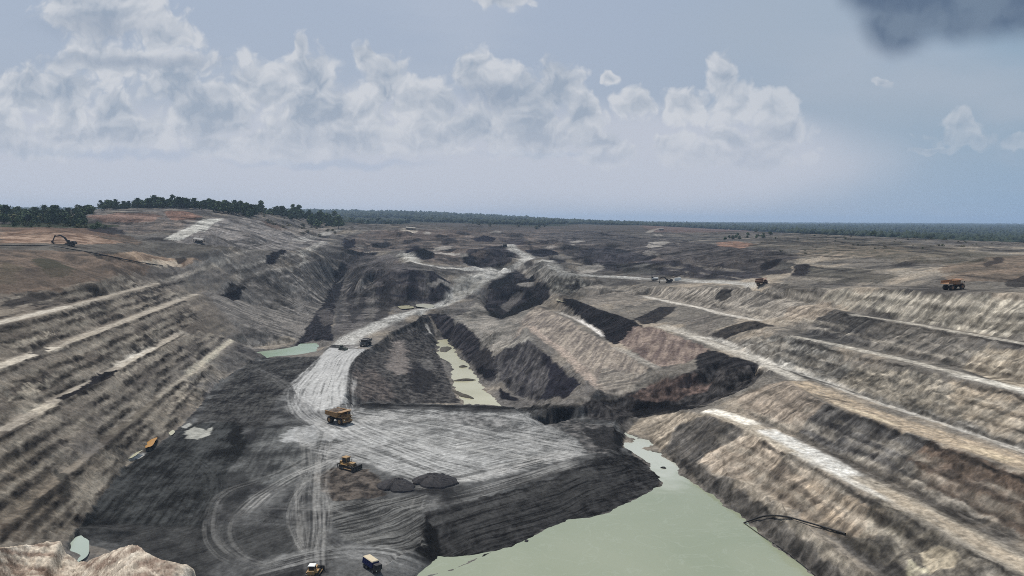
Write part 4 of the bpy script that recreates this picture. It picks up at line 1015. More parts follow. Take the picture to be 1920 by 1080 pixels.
def grid_mesh(name, X, Y, Z, colr, mat):
    nr, nc = X.shape
    me = bpy.data.meshes.new(name)
    n = nr * nc
    me.vertices.add(n)
    co = np.stack([X, Y, Z], -1).reshape(-1, 3).astype(np.float32)
    me.vertices.foreach_set('co', co.ravel())
    i = (np.arange(nr - 1)[:, None] * nc + np.arange(nc - 1)[None, :]).ravel()
    q = np.stack([i, i + 1, i + nc + 1, i + nc], -1).astype(np.int32)
    nf = len(q)
    me.loops.add(nf * 4); me.loops.foreach_set('vertex_index', q.ravel())
    me.polygons.add(nf); me.polygons.foreach_set('loop_start', np.arange(nf, dtype=np.int32) * 4)
    me.update(calc_edges=True)
    me.polygons.foreach_set('use_smooth', np.ones(nf, dtype=bool))
    if colr is not None:
        ca = me.color_attributes.new('soil', 'FLOAT_COLOR', 'POINT')
        rgba = np.ones((n, 4), np.float32); rgba[:, :3] = colr.reshape(-1, 3)
        ca.data.foreach_set('color', rgba.ravel())
    me.materials.append(mat)
    o = bpy.data.objects.new(name, me); COL.objects.link(o)
    return o
EARTH = ground_material()
ground = kind(grid_mesh('ground', GX, GY, Z + CAMZ, C, EARTH), 'structure')

# ------------------------------------------------------------------ water
def water_material(name, col, rough=0.12, spec=0.35, streaky=0.0, col2=None):
    m = bpy.data.materials.new(name); m.use_nodes = True
    nt = m.node_tree; N = nt.nodes.new; L = nt.links.new; b = nt.nodes['Principled BSDF']
    tc = N('ShaderNodeTexCoord'); n = N('ShaderNodeTexNoise'); n.inputs['Scale'].default_value = 0.03; n.inputs['Detail'].default_value = 5; n.inputs['Distortion'].default_value = 0.8
    L(tc.outputs['Object'], n.inputs['Vector'])
    mx = N('ShaderNodeMix'); mx.data_type = 'RGBA'
    mr = N('ShaderNodeMapRange'); L(n.outputs[0], mr.inputs[0]); mr.inputs[1].default_value = 0.35; mr.inputs[2].default_value = 0.7
    L(mr.outputs[0], mx.inputs[0])
    mx.inputs[6].default_value = (*srgb(*col), 1); mx.inputs[7].default_value = (*srgb(*(col2 or col)), 1)
    L(mx.outputs[2], b.inputs['Base Color'])
    b.inputs['Roughness'].default_value = rough; b.inputs['Specular IOR Level'].default_value = spec
    n2 = N('ShaderNodeTexNoise'); n2.inputs['Scale'].default_value = 0.8; n2.inputs['Detail'].default_value = 4
    L(tc.outputs['Object'], n2.inputs['Vector'])
    bp = N('ShaderNodeBump'); bp.inputs['Strength'].default_value = 0.12; bp.inputs['Distance'].default_value = 0.3
    L(n2.outputs[0], bp.inputs['Height']); L(bp.outputs[0], b.inputs['Normal'])
    return m
def sheet(name, uvH, mat, k='structure'):
    P = [PH(u, v, H) for u, v, H in uvH]
    me = bpy.data.meshes.new(name)
    me.from_pydata([(x, y, z + CAMZ) for x, y, z in P], [], [list(range(len(P)))])
    me.materials.append(mat)
    o = bpy.data.objects.new(name, me); COL.objects.link(o); o['kind'] = k
    if o.data.polygons[0].normal.z < 0: o.data.flip_normals()
    return o
W_POND = water_material('pond_water', (130, 137, 114), 0.12, 0.4, col2=(139, 144, 122))
W_GREEN = water_material('green_water', (128, 146, 120), 0.14, 0.3, col2=(150, 162, 146))
W_CREAM = water_material('cream_water', (160, 156, 128), 0.2, 0.3, col2=(176, 172, 146))
sheet('pond_water', [(700,1180,80),(780,1010,80),(900,980,80),(1090,900,80),(1130,850,80),(1150,800,80),(1215,800,80),(1270,850,80),(1420,960,80),(1580,1060,80),(1900,1300,80),(1500,1900,80),(900,1900,80)], W_POND)
sheet('pool_water', [(450,690,80),(455,650,80),(500,640,80),(575,622,80),(615,628,80),(625,650,80),(600,685,80),(530,690,80)], W_GREEN)
sheet('trench_water', [(800,620,88),(845,620,88),(900,680,88),(960,760,88),(965,800,88),(860,800,88),(845,735,88),(810,680,88)], W_CREAM)

def silt_plume():
    """pale silt where the inflow enters the pond, and thin drifting scum lines"""
    nt = W_POND.node_tree; N = nt.nodes.new; L = nt.links.new; b = nt.nodes['Principled BSDF']
    src = b.inputs['Base Color'].links[0].from_socket
    ge = N('ShaderNodeNewGeometry'); c = PH(1205, 835, 80)
    def node(kind_, **k):
        n = N(kind_)
        for a, v in k.items(): setattr(n, a, v)
        return n
    sub = node('ShaderNodeVectorMath', operation='SUBTRACT'); L(ge.outputs['Position'], sub.inputs[0]); sub.inputs[1].default_value = (c[0], c[1], CAMZ - 80)
    sc = node('ShaderNodeVectorMath', operation='MULTIPLY'); L(sub.outputs[0], sc.inputs[0]); sc.inputs[1].default_value = (1 / 16, 1 / 42, 0)
    ln = node('ShaderNodeVectorMath', operation='LENGTH'); L(sc.outputs[0], ln.inputs[0])
    nz = N('ShaderNodeTexNoise'); nz.inputs['Scale'].default_value = .09; nz.inputs['Detail'].default_value = 6; nz.inputs['Distortion'].default_value = 1.2; L(ge.outputs['Position'], nz.inputs['Vector'])
    ad = node('ShaderNodeMath', operation='MULTIPLY_ADD'); L(nz.outputs[0], ad.inputs[0]); ad.inputs[1].default_value = -.9; L(ln.outputs['Value'], ad.inputs[2])
    mr = N('ShaderNodeMapRange'); L(ad.outputs[0], mr.inputs[0]); mr.inputs[1].default_value = .75; mr.inputs[2].default_value = .2; mr.inputs[3].default_value = 0; mr.inputs[4].default_value = .85
    mx = node('ShaderNodeMix', data_type='RGBA'); L(mr.outputs[0], mx.inputs[0]); L(src, mx.inputs[6]); mx.inputs[7].default_value = (*srgb(178, 180, 168), 1)
    w = N('ShaderNodeTexNoise'); w.inputs['Scale'].default_value = .05; w.inputs['Detail'].default_value = 7; w.inputs['Distortion'].default_value = 2.5; L(ge.outputs['Position'], w.inputs['Vector'])
    sb = node('ShaderNodeMath', operation='SUBTRACT'); L(w.outputs[0], sb.inputs[0]); sb.inputs[1].default_value = .5
    ab = node('ShaderNodeMath', operation='ABSOLUTE'); L(sb.outputs[0], ab.inputs[0])
    m2 = N('ShaderNodeMapRange'); L(ab.outputs[0], m2.inputs[0]); m2.inputs[1].default_value = .012; m2.inputs[2].default_value = .0; m2.inputs[3].default_value = 0; m2.inputs[4].default_value = .35
    mx2 = node('ShaderNodeMix', data_type='RGBA'); L(m2.outputs[0], mx2.inputs[0]); L(mx.outputs[2], mx2.inputs[6]); mx2.inputs[7].default_value = (*srgb(150, 156, 138), 1)
    L(mx2.outputs[2], b.inputs['Base Color'])
silt_plume()

# ------------------------------------------------------------------ helpers for the things on the ground
def gz(x, y): return float(sample(Z, np.array([float(x)]), np.array([float(y)]))[0]) + CAMZ
def at(u, v):
    p = unproj(u, v); return Vector((p[0], p[1], gz(p[0], p[1])))
_m = {}
def mat(name, col, rough=0.6, metal=0.0, dirt=0.25, spec=0.3):
    if name in _m: return _m[name]
    m = bpy.data.materials.new(name); m.use_nodes = True
    nt = m.node_tree; N = nt.nodes.new; L = nt.links.new; b = nt.nodes['Principled BSDF']
    tc = N('ShaderNodeTexCoord'); n = N('ShaderNodeTexNoise'); n.inputs['Scale'].default_value = 1.6; n.inputs['Detail'].default_value = 5
    L(tc.outputs['Object'], n.inputs['Vector'])
    mr = N('ShaderNodeMapRange'); L(n.outputs[0], mr.inputs[0]); mr.inputs[1].default_value = 0.4; mr.inputs[2].default_value = 0.72; mr.inputs[4].default_value = dirt * 2
    mr.clamp = True
    mx = N('ShaderNodeMix'); mx.data_type = 'RGBA'; L(mr.outputs[0], mx.inputs[0])
    mx.inputs[6].default_value = (*srgb(*col), 1); mx.inputs[7].default_value = (*srgb(118, 110, 100), 1)
    L(mx.outputs[2], b.inputs['Base Color'])
    b.inputs['Roughness'].default_value = rough; b.inputs['Metallic'].default_value = metal; b.inputs['Specular IOR Level'].default_value = spec
    _m[name] = m; return m
M_ORANGE = mat('orange_paint', (148, 106, 70), dirt=.4); M_YEL = mat('yellow_paint', (156, 122, 72), dirt=.35); M_RUST = mat('worn_orange_paint', (122, 90, 72), dirt=0.45)
M_TYRE = mat('tyre_rubber', (34, 33, 33), 0.9, dirt=0.15); M_DARK = mat('dark_steel', (44, 43, 43), 0.6, dirt=0.15); M_GLASS = mat('cab_glass', (26, 32, 38), 0.1, dirt=0.03, spec=0.6)
M_GREY = mat('grey_steel', (104, 104, 102), 0.6); M_WHITE = mat('white_paint', (222, 222, 216), 0.5, dirt=0.12); M_BLUE = mat('blue_paint', (26, 36, 84), 0.5, dirt=0.1)
M_COAL = mat('coal', (38, 37, 40), 0.8, dirt=0.05); M_CREAM = mat('pale_sheet', (198, 184, 156), 0.8, dirt=0.1); M_LAMP = mat('lamp_lens', (220, 220, 205), 0.2, dirt=0.05)
M_DIRT = mat('loose_overburden', (96, 84, 74), 0.95, dirt=0.3); M_GREEN = mat('dull_green_paint', (78, 88, 74), 0.6); M_PIPE = mat('black_pipe', (24, 24, 25), 0.5, dirt=0.05)

class MB:
    def __init__(s): s.v = []; s.f = []
    def add(s, vs, fs):
        o = len(s.v); s.v += [tuple(x) for x in vs]; s.f += [tuple(i + o for i in f) for f in fs]; return s
    def box(s, c, d, taper=(1, 1), shift=0.0, rot=None):
        x, y, z = (k / 2 for k in d); vs = []
        for sz in (-1, 1):
            tx, ty = (1, 1) if sz < 0 else taper
            for sx, sy in ((-1, -1), (1, -1), (1, 1), (-1, 1)):
                p = Vector((sx * x * tx + (shift if sz > 0 else 0), sy * y * ty, sz * z))
                if rot: p = rot @ p
                vs.append(p + Vector(c))
        return s.add(vs, [(0, 3, 2, 1), (4, 5, 6, 7), (0, 1, 5, 4), (1, 2, 6, 5), (2, 3, 7, 6), (3, 0, 4, 7)])
    def prism(s, prof, y0, y1):                      # profile in x,z pulled across y
        n = len(prof); vs = [(x, y0, z) for x, z in prof] + [(x, y1, z) for x, z in prof]
        return s.add(vs, [tuple(range(n))[::-1], tuple(range(n, 2 * n))] + [(i, (i + 1) % n, n + (i + 1) % n, n + i) for i in range(n)][:n])
    def cyl(s, a, b, r, n=12, r2=None):
        a, b = Vector(a), Vector(b); d = (b - a).normalized(); t = d.orthogonal().normalized(); w = d.cross(t); r2 = r if r2 is None else r2
        vs = [a + (t * math.cos(q) + w * math.sin(q)) * r for q in [6.28318 * k / n for k in range(n)]] + [b + (t * math.cos(q) + w * math.sin(q)) * r2 for q in [6.28318 * k / n for k in range(n)]]
        return s.add(vs, [tuple(range(n))[::-1], tuple(range(n, 2 * n))] + [(i, (i + 1) % n, n + (i + 1) % n, n + i) for i in range(n)])
    def build(s, name, m, parent=None, bevel=0.0, smooth=False):
        me = bpy.data.meshes.new(name); me.from_pydata(s.v, [], s.f); me.materials.append(m)
        if smooth: me.polygons.foreach_set('use_smooth', [True] * len(me.polygons))
        o = bpy.data.objects.new(name, me); COL.objects.link(o)
        if parent is not None: o.parent = parent
        if bevel:
            b = o.modifiers.new('bevel', 'BEVEL'); b.width = bevel; b.segments = 1; b.limit_method = 'ANGLE'
        return o
def tag(o, label, cat, group=None):
    o['label'] = label; o['category'] = cat
    if group: o['group'] = group
    return o
def thing(name, label, cat, group=None):
    o = bpy.data.objects.new(name, None); COL.objects.link(o); o.empty_display_size = 1
    return tag(o, label, cat, group)
def put(o, p, heading, scale=1.0, dz=0.0):
    """stand a thing on the ground, tilted with it; heading = direction of its front (x, y)"""
    h = Vector((heading[0], heading[1], 0)).normalized(); s_ = Vector((-h.y, h.x, 0))
    q = 3.0 * scale
    zf = gz(p.x + h.x * q, p.y + h.y * q); zb = gz(p.x - h.x * q, p.y - h.y * q); zl = gz(p.x + s_.x * q * .6, p.y + s_.y * q * .6); zr = gz(p.x - s_.x * q * .6, p.y - s_.y * q * .6)
    mid_ = sorted((zf, zb, zl, zr))[1] * .5 + sorted((zf, zb, zl, zr))[2] * .5; lim = .13 * q
    zf, zb, zl, zr = (min(max(k_, mid_ - lim), mid_ + lim) for k_ in (zf, zb, zl, zr))
    fx = Vector((h.x * 2 * q, h.y * 2 * q, zf - zb)).normalized(); fy = Vector((s_.x * 1.2 * q, s_.y * 1.2 * q, zl - zr)).normalized()
    fz_ = fx.cross(fy).normalized(); fy = fz_.cross(fx)
    M = Matrix((fx, fy, fz_)).transposed().to_4x4()
    base = Vector((p.x, p.y, sorted((zf, zb, zl, zr, gz(p.x, p.y)))[2] + dz))
    o.matrix_world = Matrix.Translation(base) @ M @ Matrix.Scale(scale, 4)

def wheel(parent, x, y, r, w, rim):
    t = MB(); t.cyl((x, y - w / 2, r), (x, y + w / 2, r), r, 20)
    o = t.build('wheel', M_TYRE, parent, 0.08)
    m = MB()
    sd = 1 if y > 0 else -1
    m.cyl((x, y - sd * w * .2, r), (x, y + sd * (w / 2 + .05), r), r * 0.55, 14); m.cyl((x, y, r), (x, y + sd * (w / 2 + .14), r), r * 0.22, 10)
    m.build('rim', rim, o)
def haul_truck(label, paint_, load=None, group='haul trucks', cab_m=None):
    t = thing('haul_truck', label, 'haul truck', group)
    r = 1.35
    for x in (3.3, -2.6):
        for sd in (-1, 1):
            wheel(t, x, sd * (2.35 if x > 0 else 2.1), r, 0.85 if x > 0 else 1.5, paint_)
    c = MB(); c.box((0.2, 0.75, 1.9), (8.6, 0.5, 0.7)); c.box((0.2, -0.75, 1.9), (8.6, 0.5, 0.7)); c.box((-2.6, 0, 1.35), (0.7, 3.2, 0.7)); c.box((3.3, 0, 1.5), (0.5, 4.0, 0.4))
    c.build('chassis', M_DARK, t)
    n = MB(); n.box((3.9, 0, 2.15), (2.1, 2.4, 1.6)); n.box((3.6, 0, 3.05), (2.6, 5.5, 0.18)); n.box((5.0, 0, 1.3), (0.35, 4.9, 0.5)); n.box((4.75, 1.75, 2.0), (0.7, 1.0, 1.0)); n.box((4.75, -1.75, 2.0), (0.7, 1.0, 1.0))
    n.build('hood', paint_, t, 0.04)
    g = MB()
    for k in range(7): g.box((4.99, 0, 1.6 + k * 0.19), (0.06, 2.0, 0.09))
    g.build('grille', M_DARK, t)
    for sd in (-1, 1): MB().cyl((5.1, sd * 1.75, 2.1), (5.2, sd * 1.75, 2.1), 0.22, 10).build('headlight', M_LAMP, t)
    cb = MB(); cb.box((3.35, 1.55, 3.95), (1.7, 1.7, 1.65), (0.92, 0.95)); cab = cb.build('cab', cab_m or paint_, t, 0.05)
    w = MB(); w.box((4.18, 1.55, 4.1), (0.08, 1.35, 0.85)); w.box((3.35, 2.38, 4.1), (1.25, 0.06, 0.8)); w.box((3.35, 0.73, 4.1), (1.25, 0.06, 0.8)); w.build('window', M_GLASS, cab)
    rl = MB()
    for y in (-2.6, -1.2, 0.3): rl.cyl((4.7, y, 3.1), (4.7, y, 4.1), 0.04, 5)
    rl.cyl((4.7, -2.6, 4.1), (4.7, .5, 4.1), 0.04, 5); rl.cyl((4.7, -2.6, 3.6), (4.7, .5, 3.6), 0.04, 5); rl.build('handrail', paint_, t)
    ld = MB()
    for sd in (0.25, 0.75): ld.cyl((5.25, sd, 0.7), (4.85, sd, 3.1), 0.04, 5)
    for k in range(6): ld.cyl((5.22 - k * .07, 0.25, 0.9 + k * .4), (5.22 - k * .07, 0.75, 0.9 + k * .4), 0.035, 5)
    ld.build('ladder', paint_, t)
    for sd in (-1, 1): MB().box((4.3, sd * 3.0, 3.9), (0.1, 0.35, 0.6)).build('mirror', M_DARK, t)
    d = MB()                                     # tipper body: thick floor, ribbed sides, canopy over the cab
    fl = [(-5.1, 3.5), (-4.9, 3.2), (1.6, 2.75), (2.1, 3.3), (2.35, 4.85), (4.6, 5.1), (4.6, 5.25), (2.1, 5.1), (1.75, 3.5), (-4.9, 3.75)]
    d.prism(fl, -2.85, 2.85)
    for sd in (-1, 1):
        d.prism([(-5.0, 3.4), (1.7, 2.9), (2.3, 4.95), (-4.6, 4.75)], sd * 2.85 - 0.09, sd * 2.85 + 0.09)
        for k in range(6): d.box((-4.2 + k * 1.15, sd * 3.0, 4.0), (0.22, 0.16, 1.4))
        d.box((-1.2, sd * 3.0, 4.85), (7.0, 0.3, 0.2))
    d.build('dump_body', paint_, t, 0.03)
    if load:
        nx, ny = 16, 10; vs, fs = [], []
        for i in range(nx):
            for j in range(ny):
                a, b_ = i / (nx - 1), j / (ny - 1)
                h = (math.sin(math.pi * a) * math.sin(math.pi * b_)) ** 0.6
                vs.append((-4.6 + a * 6.5, -2.7 + b_ * 5.4, 4.0 + 1.5 * h + random.uniform(-.14, .14)))
        for i in range(nx - 1):
            for j in range(ny - 1): fs.append((i * ny + j, (i + 1) * ny + j, (i + 1) * ny + j + 1, i * ny + j + 1))
        MB().add(vs, fs).build('load', load, t)
    return t
def crawler(parent, x0, x1, y, w, h):
    """a crawler track: rounded belt with grousers, rollers as a sub-part"""
    n = 10; r = h / 2; prof = []
    for k in range(n + 1): q = -math.pi / 2 + math.pi * k / n; prof.append((x1 + r * math.cos(q) - r, r + r * math.sin(q)))
    for k in range(n + 1): q = math.pi / 2 + math.pi * k / n; prof.append((x0 + r * math.cos(q) + r, r + r * math.sin(q)))
    m = MB(); m.prism(prof, y - w / 2, y + w / 2)
    k = x0 + r
    while k < x1 - r:
        m.box((k, y, h + 0.03), (0.08, w, 0.1)); m.box((k, y, 0.02), (0.08, w, 0.06)); k += 0.32
    o = m.build('track', M_DARK, parent)
    s_ = 1 if y > 0 else -1
    for q in np.linspace(x0 + r, x1 - r, 5):
        rr = MB(); rr.cyl((q, y + s_ * (w / 2 - .05), r * .8), (q, y + s_ * (w / 2 + .06), r * .8), r * .45, 10); rr.build('roller', M_GREY, o)
def bulldozer(label, paint_, roof=None, ripper=True, group='bulldozers'):
    t = thing('bulldozer', label, 'bulldozer', group)
    for sd in (-1, 1): crawler(t, -2.6, 2.2, sd * 1.25, 0.7, 1.25)
    b = MB(); b.box((0.9, 0, 1.55), (2.8, 1.5, 1.1)); b.box((-1.1, 0, 1.45), (2.4, 2.0, 0.9)); b.box((-2.3, 0, 1.7), (0.9, 1.9, 1.1)); b.box((-0.6, 1.25, 1.5), (2.6, .7, .2)); b.box((-0.6, -1.25, 1.5), (2.6, .7, .2))
    b.build('body', paint_, t, 0.05)
    g = MB()
    for k in range(6): g.box((2.33, 0, 1.15 + k * .16), (0.05, 1.2, 0.07))
    g.build('grille', M_DARK, t)
    c = MB(); c.box((-1.0, 0, 2.6), (1.7, 1.7, 1.5), (0.9, 0.9)); cab = c.build('cab', M_GLASS, t, 0.04)
    for sx in (-1.8, -0.22):
        for sy in (-.82, .82): MB().cyl((sx, sy, 1.85), (sx * .97 - .02, sy * .92, 3.4), 0.07, 6).build('pillar', paint_, cab)
    MB().box((-1.0, 0, 3.45), (2.1, 2.1, 0.22), (0.86, 0.86)).build('roof', roof or paint_, t, 0.06)
    MB().cyl((0.9, 0.35, 2.1), (0.9, 0.35, 3.1), 0.09, 8).build('exhaust', M_DARK, t)
    bl = MB(); bl.prism([(3.05, 0.05), (3.2, 0.05), (3.05, 0.7), (3.2, 1.35), (3.1, 1.4), (2.9, 0.7)], -2.2, 2.2); bl.box((3.1, 2.2, .7), (.35, .1, 1.3)); bl.box((3.1, -2.2, .7), (.35, .1, 1.3)); bl.build('blade', M_DARK if paint_ is not M_GREEN else M_GREEN, t)
    for sd in (-1, 1):
        MB().cyl((-0.4, sd * 1.75, .6), (3.0, sd * 1.75, .45), .13, 6).build('push_arm', paint_, t)
        MB().cyl((1.4, sd * .95, 1.9), (3.0, sd * .9, .95), .08, 6).build('lift_cylinder', M_GREY, t)
    if ripper:
        rp = MB(); rp.box((-3.2, 0, 1.1), (1.1, .3, .25)); rp.box((-3.7, 0, 1.1), (.3, 1.9, .35))
        for y in (-.75, 0, .75): rp.box((-3.75, y, .6), (.18, .12, 1.2), (1.6, 1))
        rp.build('ripper', M_GREY, t)
    return t
def excavator(label, paint_, group='excavators', reach=1.0):
    t = thing('excavator', label, 'excavator', group)
    for sd in (-1, 1): crawler(t, -2.6, 2.6, sd * 1.4, 0.7, 1.15)
    MB().box((0, 0, 0.85), (2.4, 2.4, 0.5)).build('undercarriage', M_DARK, t)
    h = MB(); h.cyl((0, 0, 1.1), (0, 0, 1.35), 1.1, 14); h.box((-1.0, 0, 2.0), (4.2, 3.1, 1.3)); h.box((-2.1, 0, 2.85), (1.8, 2.7, 0.45)); house = h.build('house', paint_, t, 0.06)
    MB().box((-3.3, 0, 1.95), (0.9, 3.2, 1.3)).build('counterweight', M_DARK, t, 0.08)
    c = MB(); c.box((0.75, 1.1, 2.55), (1.6, 1.0, 1.9), (.9, .95)); cab = c.build('cab', paint_, t, 0.04)
    w = MB(); w.box((1.53, 1.1, 2.75), (.08, .8, 1.2)); w.box((.75, 1.62, 2.8), (1.2, .05, .9)); w.build('window', M_GLASS, cab)
    R_ = reach
    pts = [(0.9, 1.9), (2.6 * R_, 4.6), (4.4 * R_, 5.6), (7.0 * R_, 4.4)]
    b = MB(); prof = [(0.7, 2.2), (2.4 * R_, 5.0), (4.4 * R_, 6.0), (7.1 * R_, 4.75), (7.1 * R_, 4.3), (4.5 * R_, 5.2), (3.0 * R_, 4.3), (1.3, 1.7)]
    b.prism(prof, -.32, .32); b.build('boom', paint_, t)
    s_ = MB(); s_.prism([(6.7 * R_, 5.4), (7.2 * R_, 5.4), (8.0 * R_, 1.6), (7.6 * R_, 1.5)], -.24, .24); s_.build('stick', paint_, t)
    cy = MB(); cy.cyl((1.7, .42, 1.8), (3.3 * R_, .42, 4.9), .11, 6); cy.cyl((1.7, -.42, 1.8), (3.3 * R_, -.42, 4.9), .11, 6); cy.cyl((4.0 * R_, 0, 6.1), (6.8 * R_, 0, 5.4), .11, 6); cy.build('hydraulic_cylinder', M_GREY, t)
    k = MB(); k.prism([(7.5 * R_, 1.7), (8.2 * R_, 1.6), (8.4 * R_, .5), (7.3 * R_, 0.0), (6.6 * R_, .5), (6.9 * R_, .65), (7.4 * R_, .5), (7.7 * R_, .9)], -.7, .7)
    for y in (-.6, -.2, .2, .6): k.box((6.5 * R_, y, .5), (.35, .12, .12))
    k.build('bucket', M_DARK, t)
    return t

# ------------------------------------------------------------------ machines
random.seed(4)
t = haul_truck('large loaded yellow haul truck turning at the foot of the haul road', mat('dusty_yellow', (150, 116, 74), dirt=.3), M_DIRT)
put(t, at(636, 792), (0.80, -0.60), 0.94)
t = haul_truck('dark grey loaded haul truck driving down the haul road towards the floor', M_GREY, M_COAL)
put(t, at(686, 648), (-0.25, -0.97), 0.82)
t = haul_truck('worn orange haul truck standing empty right of the white container', M_RUST, None)
put(t, at(1428, 534), (0.93, -0.36), 0.72)
t = haul_truck('orange haul truck parked on the far right crest of the right wall', M_ORANGE, None)
put(t, at(1787, 543), (0.97, 0.22), 0.80)
t = haul_truck('tiny dark haul truck far up the valley on the pale winding road', M_DARK, M_COAL)
put(t, at(947, 463), (0.3, -0.95), 0.72)
t = bulldozer('yellow bulldozer levelling the brown spoil heap on the pit floor', M_YEL)
put(t, at(654, 879), (0.86, -0.50), 1.02)
t = bulldozer('orange-yellow bulldozer with a white cab roof at the bottom edge of the photo', M_YEL, M_WHITE)
put(t, at(588, 1078), (0.05, 1.0), 0.78)
t = bulldozer('small dark green bulldozer on the haul road beside the dark grey truck', M_GREEN, ripper=False)
put(t, at(642, 656), (0.9, -0.4), 0.78)
t = excavator('dark long-armed excavator on the brown bank below the wood at the far left', M_DARK, reach=1.35)
put(t, at(131, 460), (-1.0, -0.12), 1.0)
t = excavator('small dark excavator among the drill rig and white container above the right wall', M_DARK)
put(t, at(1254, 530), (-0.9, 0.3), 0.85)

# blue tipper lorry with a pale sheet
t = thing('tipper_lorry', 'small blue tipper lorry with a pale sheeted load on the floor near the bottom edge', 'lorry')
for x in (1.9, -1.0, -2.2):
    for sd in (-1, 1): wheel(t, x, sd * 1.05, 0.55, 0.42, M_GREY)
MB().box((0, 0, .85), (6.0, 1.0, .3)).build('chassis', M_DARK, t)
c_ = MB(); c_.box((2.35, 0, 1.75), (1.5, 2.3, 1.7), (.86, .95), -.08); cab = c_.build('cab', M_DARK, t, .06)
w_ = MB(); w_.box((3.06, 0, 2.1), (.06, 1.9, .7)); w_.box((2.35, 1.15, 2.15), (.9, .05, .6)); w_.box((2.35, -1.15, 2.15), (.9, .05, .6)); w_.build('window', M_GLASS, cab)
d_ = MB(); d_.box((-.95, 0, 1.95), (4.4, 2.5, 1.7))
for k in range(5):
    for sd in (-1, 1): d_.box((-2.8 + k * .92, sd * 1.3, 1.95), (.12, .1, 1.7))
d_.build('dump_body', M_BLUE, t, .03)
l_ = MB(); l_.box((-.95, 0, 2.95), (4.5, 2.6, .3), (.9, .8)); l_.build('load_cover', M_CREAM, t, .08)
for sd in (-1, 1): MB().cyl((3.12, sd * .85, 1.1), (3.18, sd * .85, 1.1), .14, 8).build('headlight', M_LAMP, t)
put(t, at(697, 1068), (0.72, -0.69), 0.8)

# drill rig / lighting mast, container, huts
t = thing('drill_rig', 'pale lattice-masted drill rig beside the road above the right wall', 'drill rig')
for sd in (-1, 1): crawler(t, -2.2, 2.2, sd * 1.1, .6, .9)
MB().box((-.3, 0, 1.7), (4.6, 2.2, 1.3)).build('body', M_WHITE, t, .05)
m_ = MB()
for x in (1.9, 2.7):
    for y in (-.4, .4): m_.cyl((x, y, .8), (x, y, 9.0), .07, 5)
for k in range(8):
    z = 1 + k * .95; m_.cyl((1.9, -.4, z), (2.7, -.4, z + .95), .05, 4); m_.cyl((1.9, .4, z), (2.7, .4, z + .95), .05, 4); m_.cyl((1.9, -.4, z), (1.9, .4, z + .95), .05, 4)
m_.build('mast', M_GREY, t)
MB().box((1.4, .75, 2.6), (1.1, .9, 1.0)).build('cab', M_GLASS, t, .04)
put(t, at(1228, 526), (-0.8, 0.3), 1.0)
def cabin(name, label, cat, L_, W_, H_, wall_m, roof_m, pos, head, gable=0.5, open_=False):
    t = thing(name, label, cat)
    if open_:
        p = MB()
        for x in (-L_ / 2, -L_ / 6, L_ / 6, L_ / 2):
            for y in (-W_ / 2, W_ / 2): p.box((x, y, H_ / 2), (.22, .22, H_))
        p.build('post', wall_m, t)
        MB().box((0, 0, .5), (L_ * .8, W_ * .6, 1.0)).build('counter', M_DARK, t)
    else:
        MB().box((0, 0, H_ / 2), (L_, W_, H_)).build('wall', wall_m, t)
        MB().box((L_ * .2, -W_ / 2 - .02, 1.0), (.9, .06, 2.0)).build('door', M_GREY, t)
        MB().box((-L_ * .2, -W_ / 2 - .02, 1.5), (1.2, .06, .8)).build('window', M_GLASS, t)
    r_ = MB(); r_.add([(-L_ / 2 - .3, -W_ / 2 - .3, H_ + .003), (L_ / 2 + .3, -W_ / 2 - .3, H_ + .003), (L_ / 2 + .3, W_ / 2 + .3, H_ + .003), (-L_ / 2 - .3, W_ / 2 + .3, H_ + .003), (-L_ / 2 - .3, 0, H_ + gable), (L_ / 2 + .3, 0, H_ + gable)],
                    [(0, 3, 2, 1), (0, 1, 5, 4), (2, 3, 4, 5), (1, 2, 5), (3, 0, 4)]); r_.build('roof', roof_m, t)
    put(t, pos, head); return t
cabin('site_hut', 'small white hut at the edge of the wood above the brown bank', 'hut', 5.4, 3.0, 2.3, M_WHITE, M_WHITE, at(124, 419), (1, .1))
cabin('site_shelter', 'small dark open-sided shelter on the grey slope below the pale ramp', 'shelter', 7.5, 4.0, 3.0, M_DARK, M_GREY, at(373, 454), (1, -.1), open_=True)
t = thing('shipping_container', 'white shipping container beside the road, right of the drill rig', 'container')
b_ = MB(); b_.box((0, 0, 1.3), (6.0, 2.4, 2.6))
for k in range(18): b_.box((-2.8 + k * .33, -1.22, 1.3), (.14, .06, 2.3))
b_.build('shell', M_WHITE, t)
MB().box((3.02, 0, 1.3), (.06, 2.2, 2.3)).build('door', M_GREY, t)
put(t, at(1271, 526), (0.96, 0.1), 0.8)
cabin('site_office', 'low pale building far off where the brown plateau meets the woods', 'building', 14, 6, 3.2, mat('dusty_cladding', (128,120,108), .9), mat('dusty_roof', (150,145,135), .8), at(770, 431), (1, 0), 1.2)
cabin('site_office', 'tiny grey shed standing on the distant red-brown plateau right of centre', 'building', 9, 5, 3, M_GREY, M_GREY, at(1240, 432), (1, 0), 1.0)

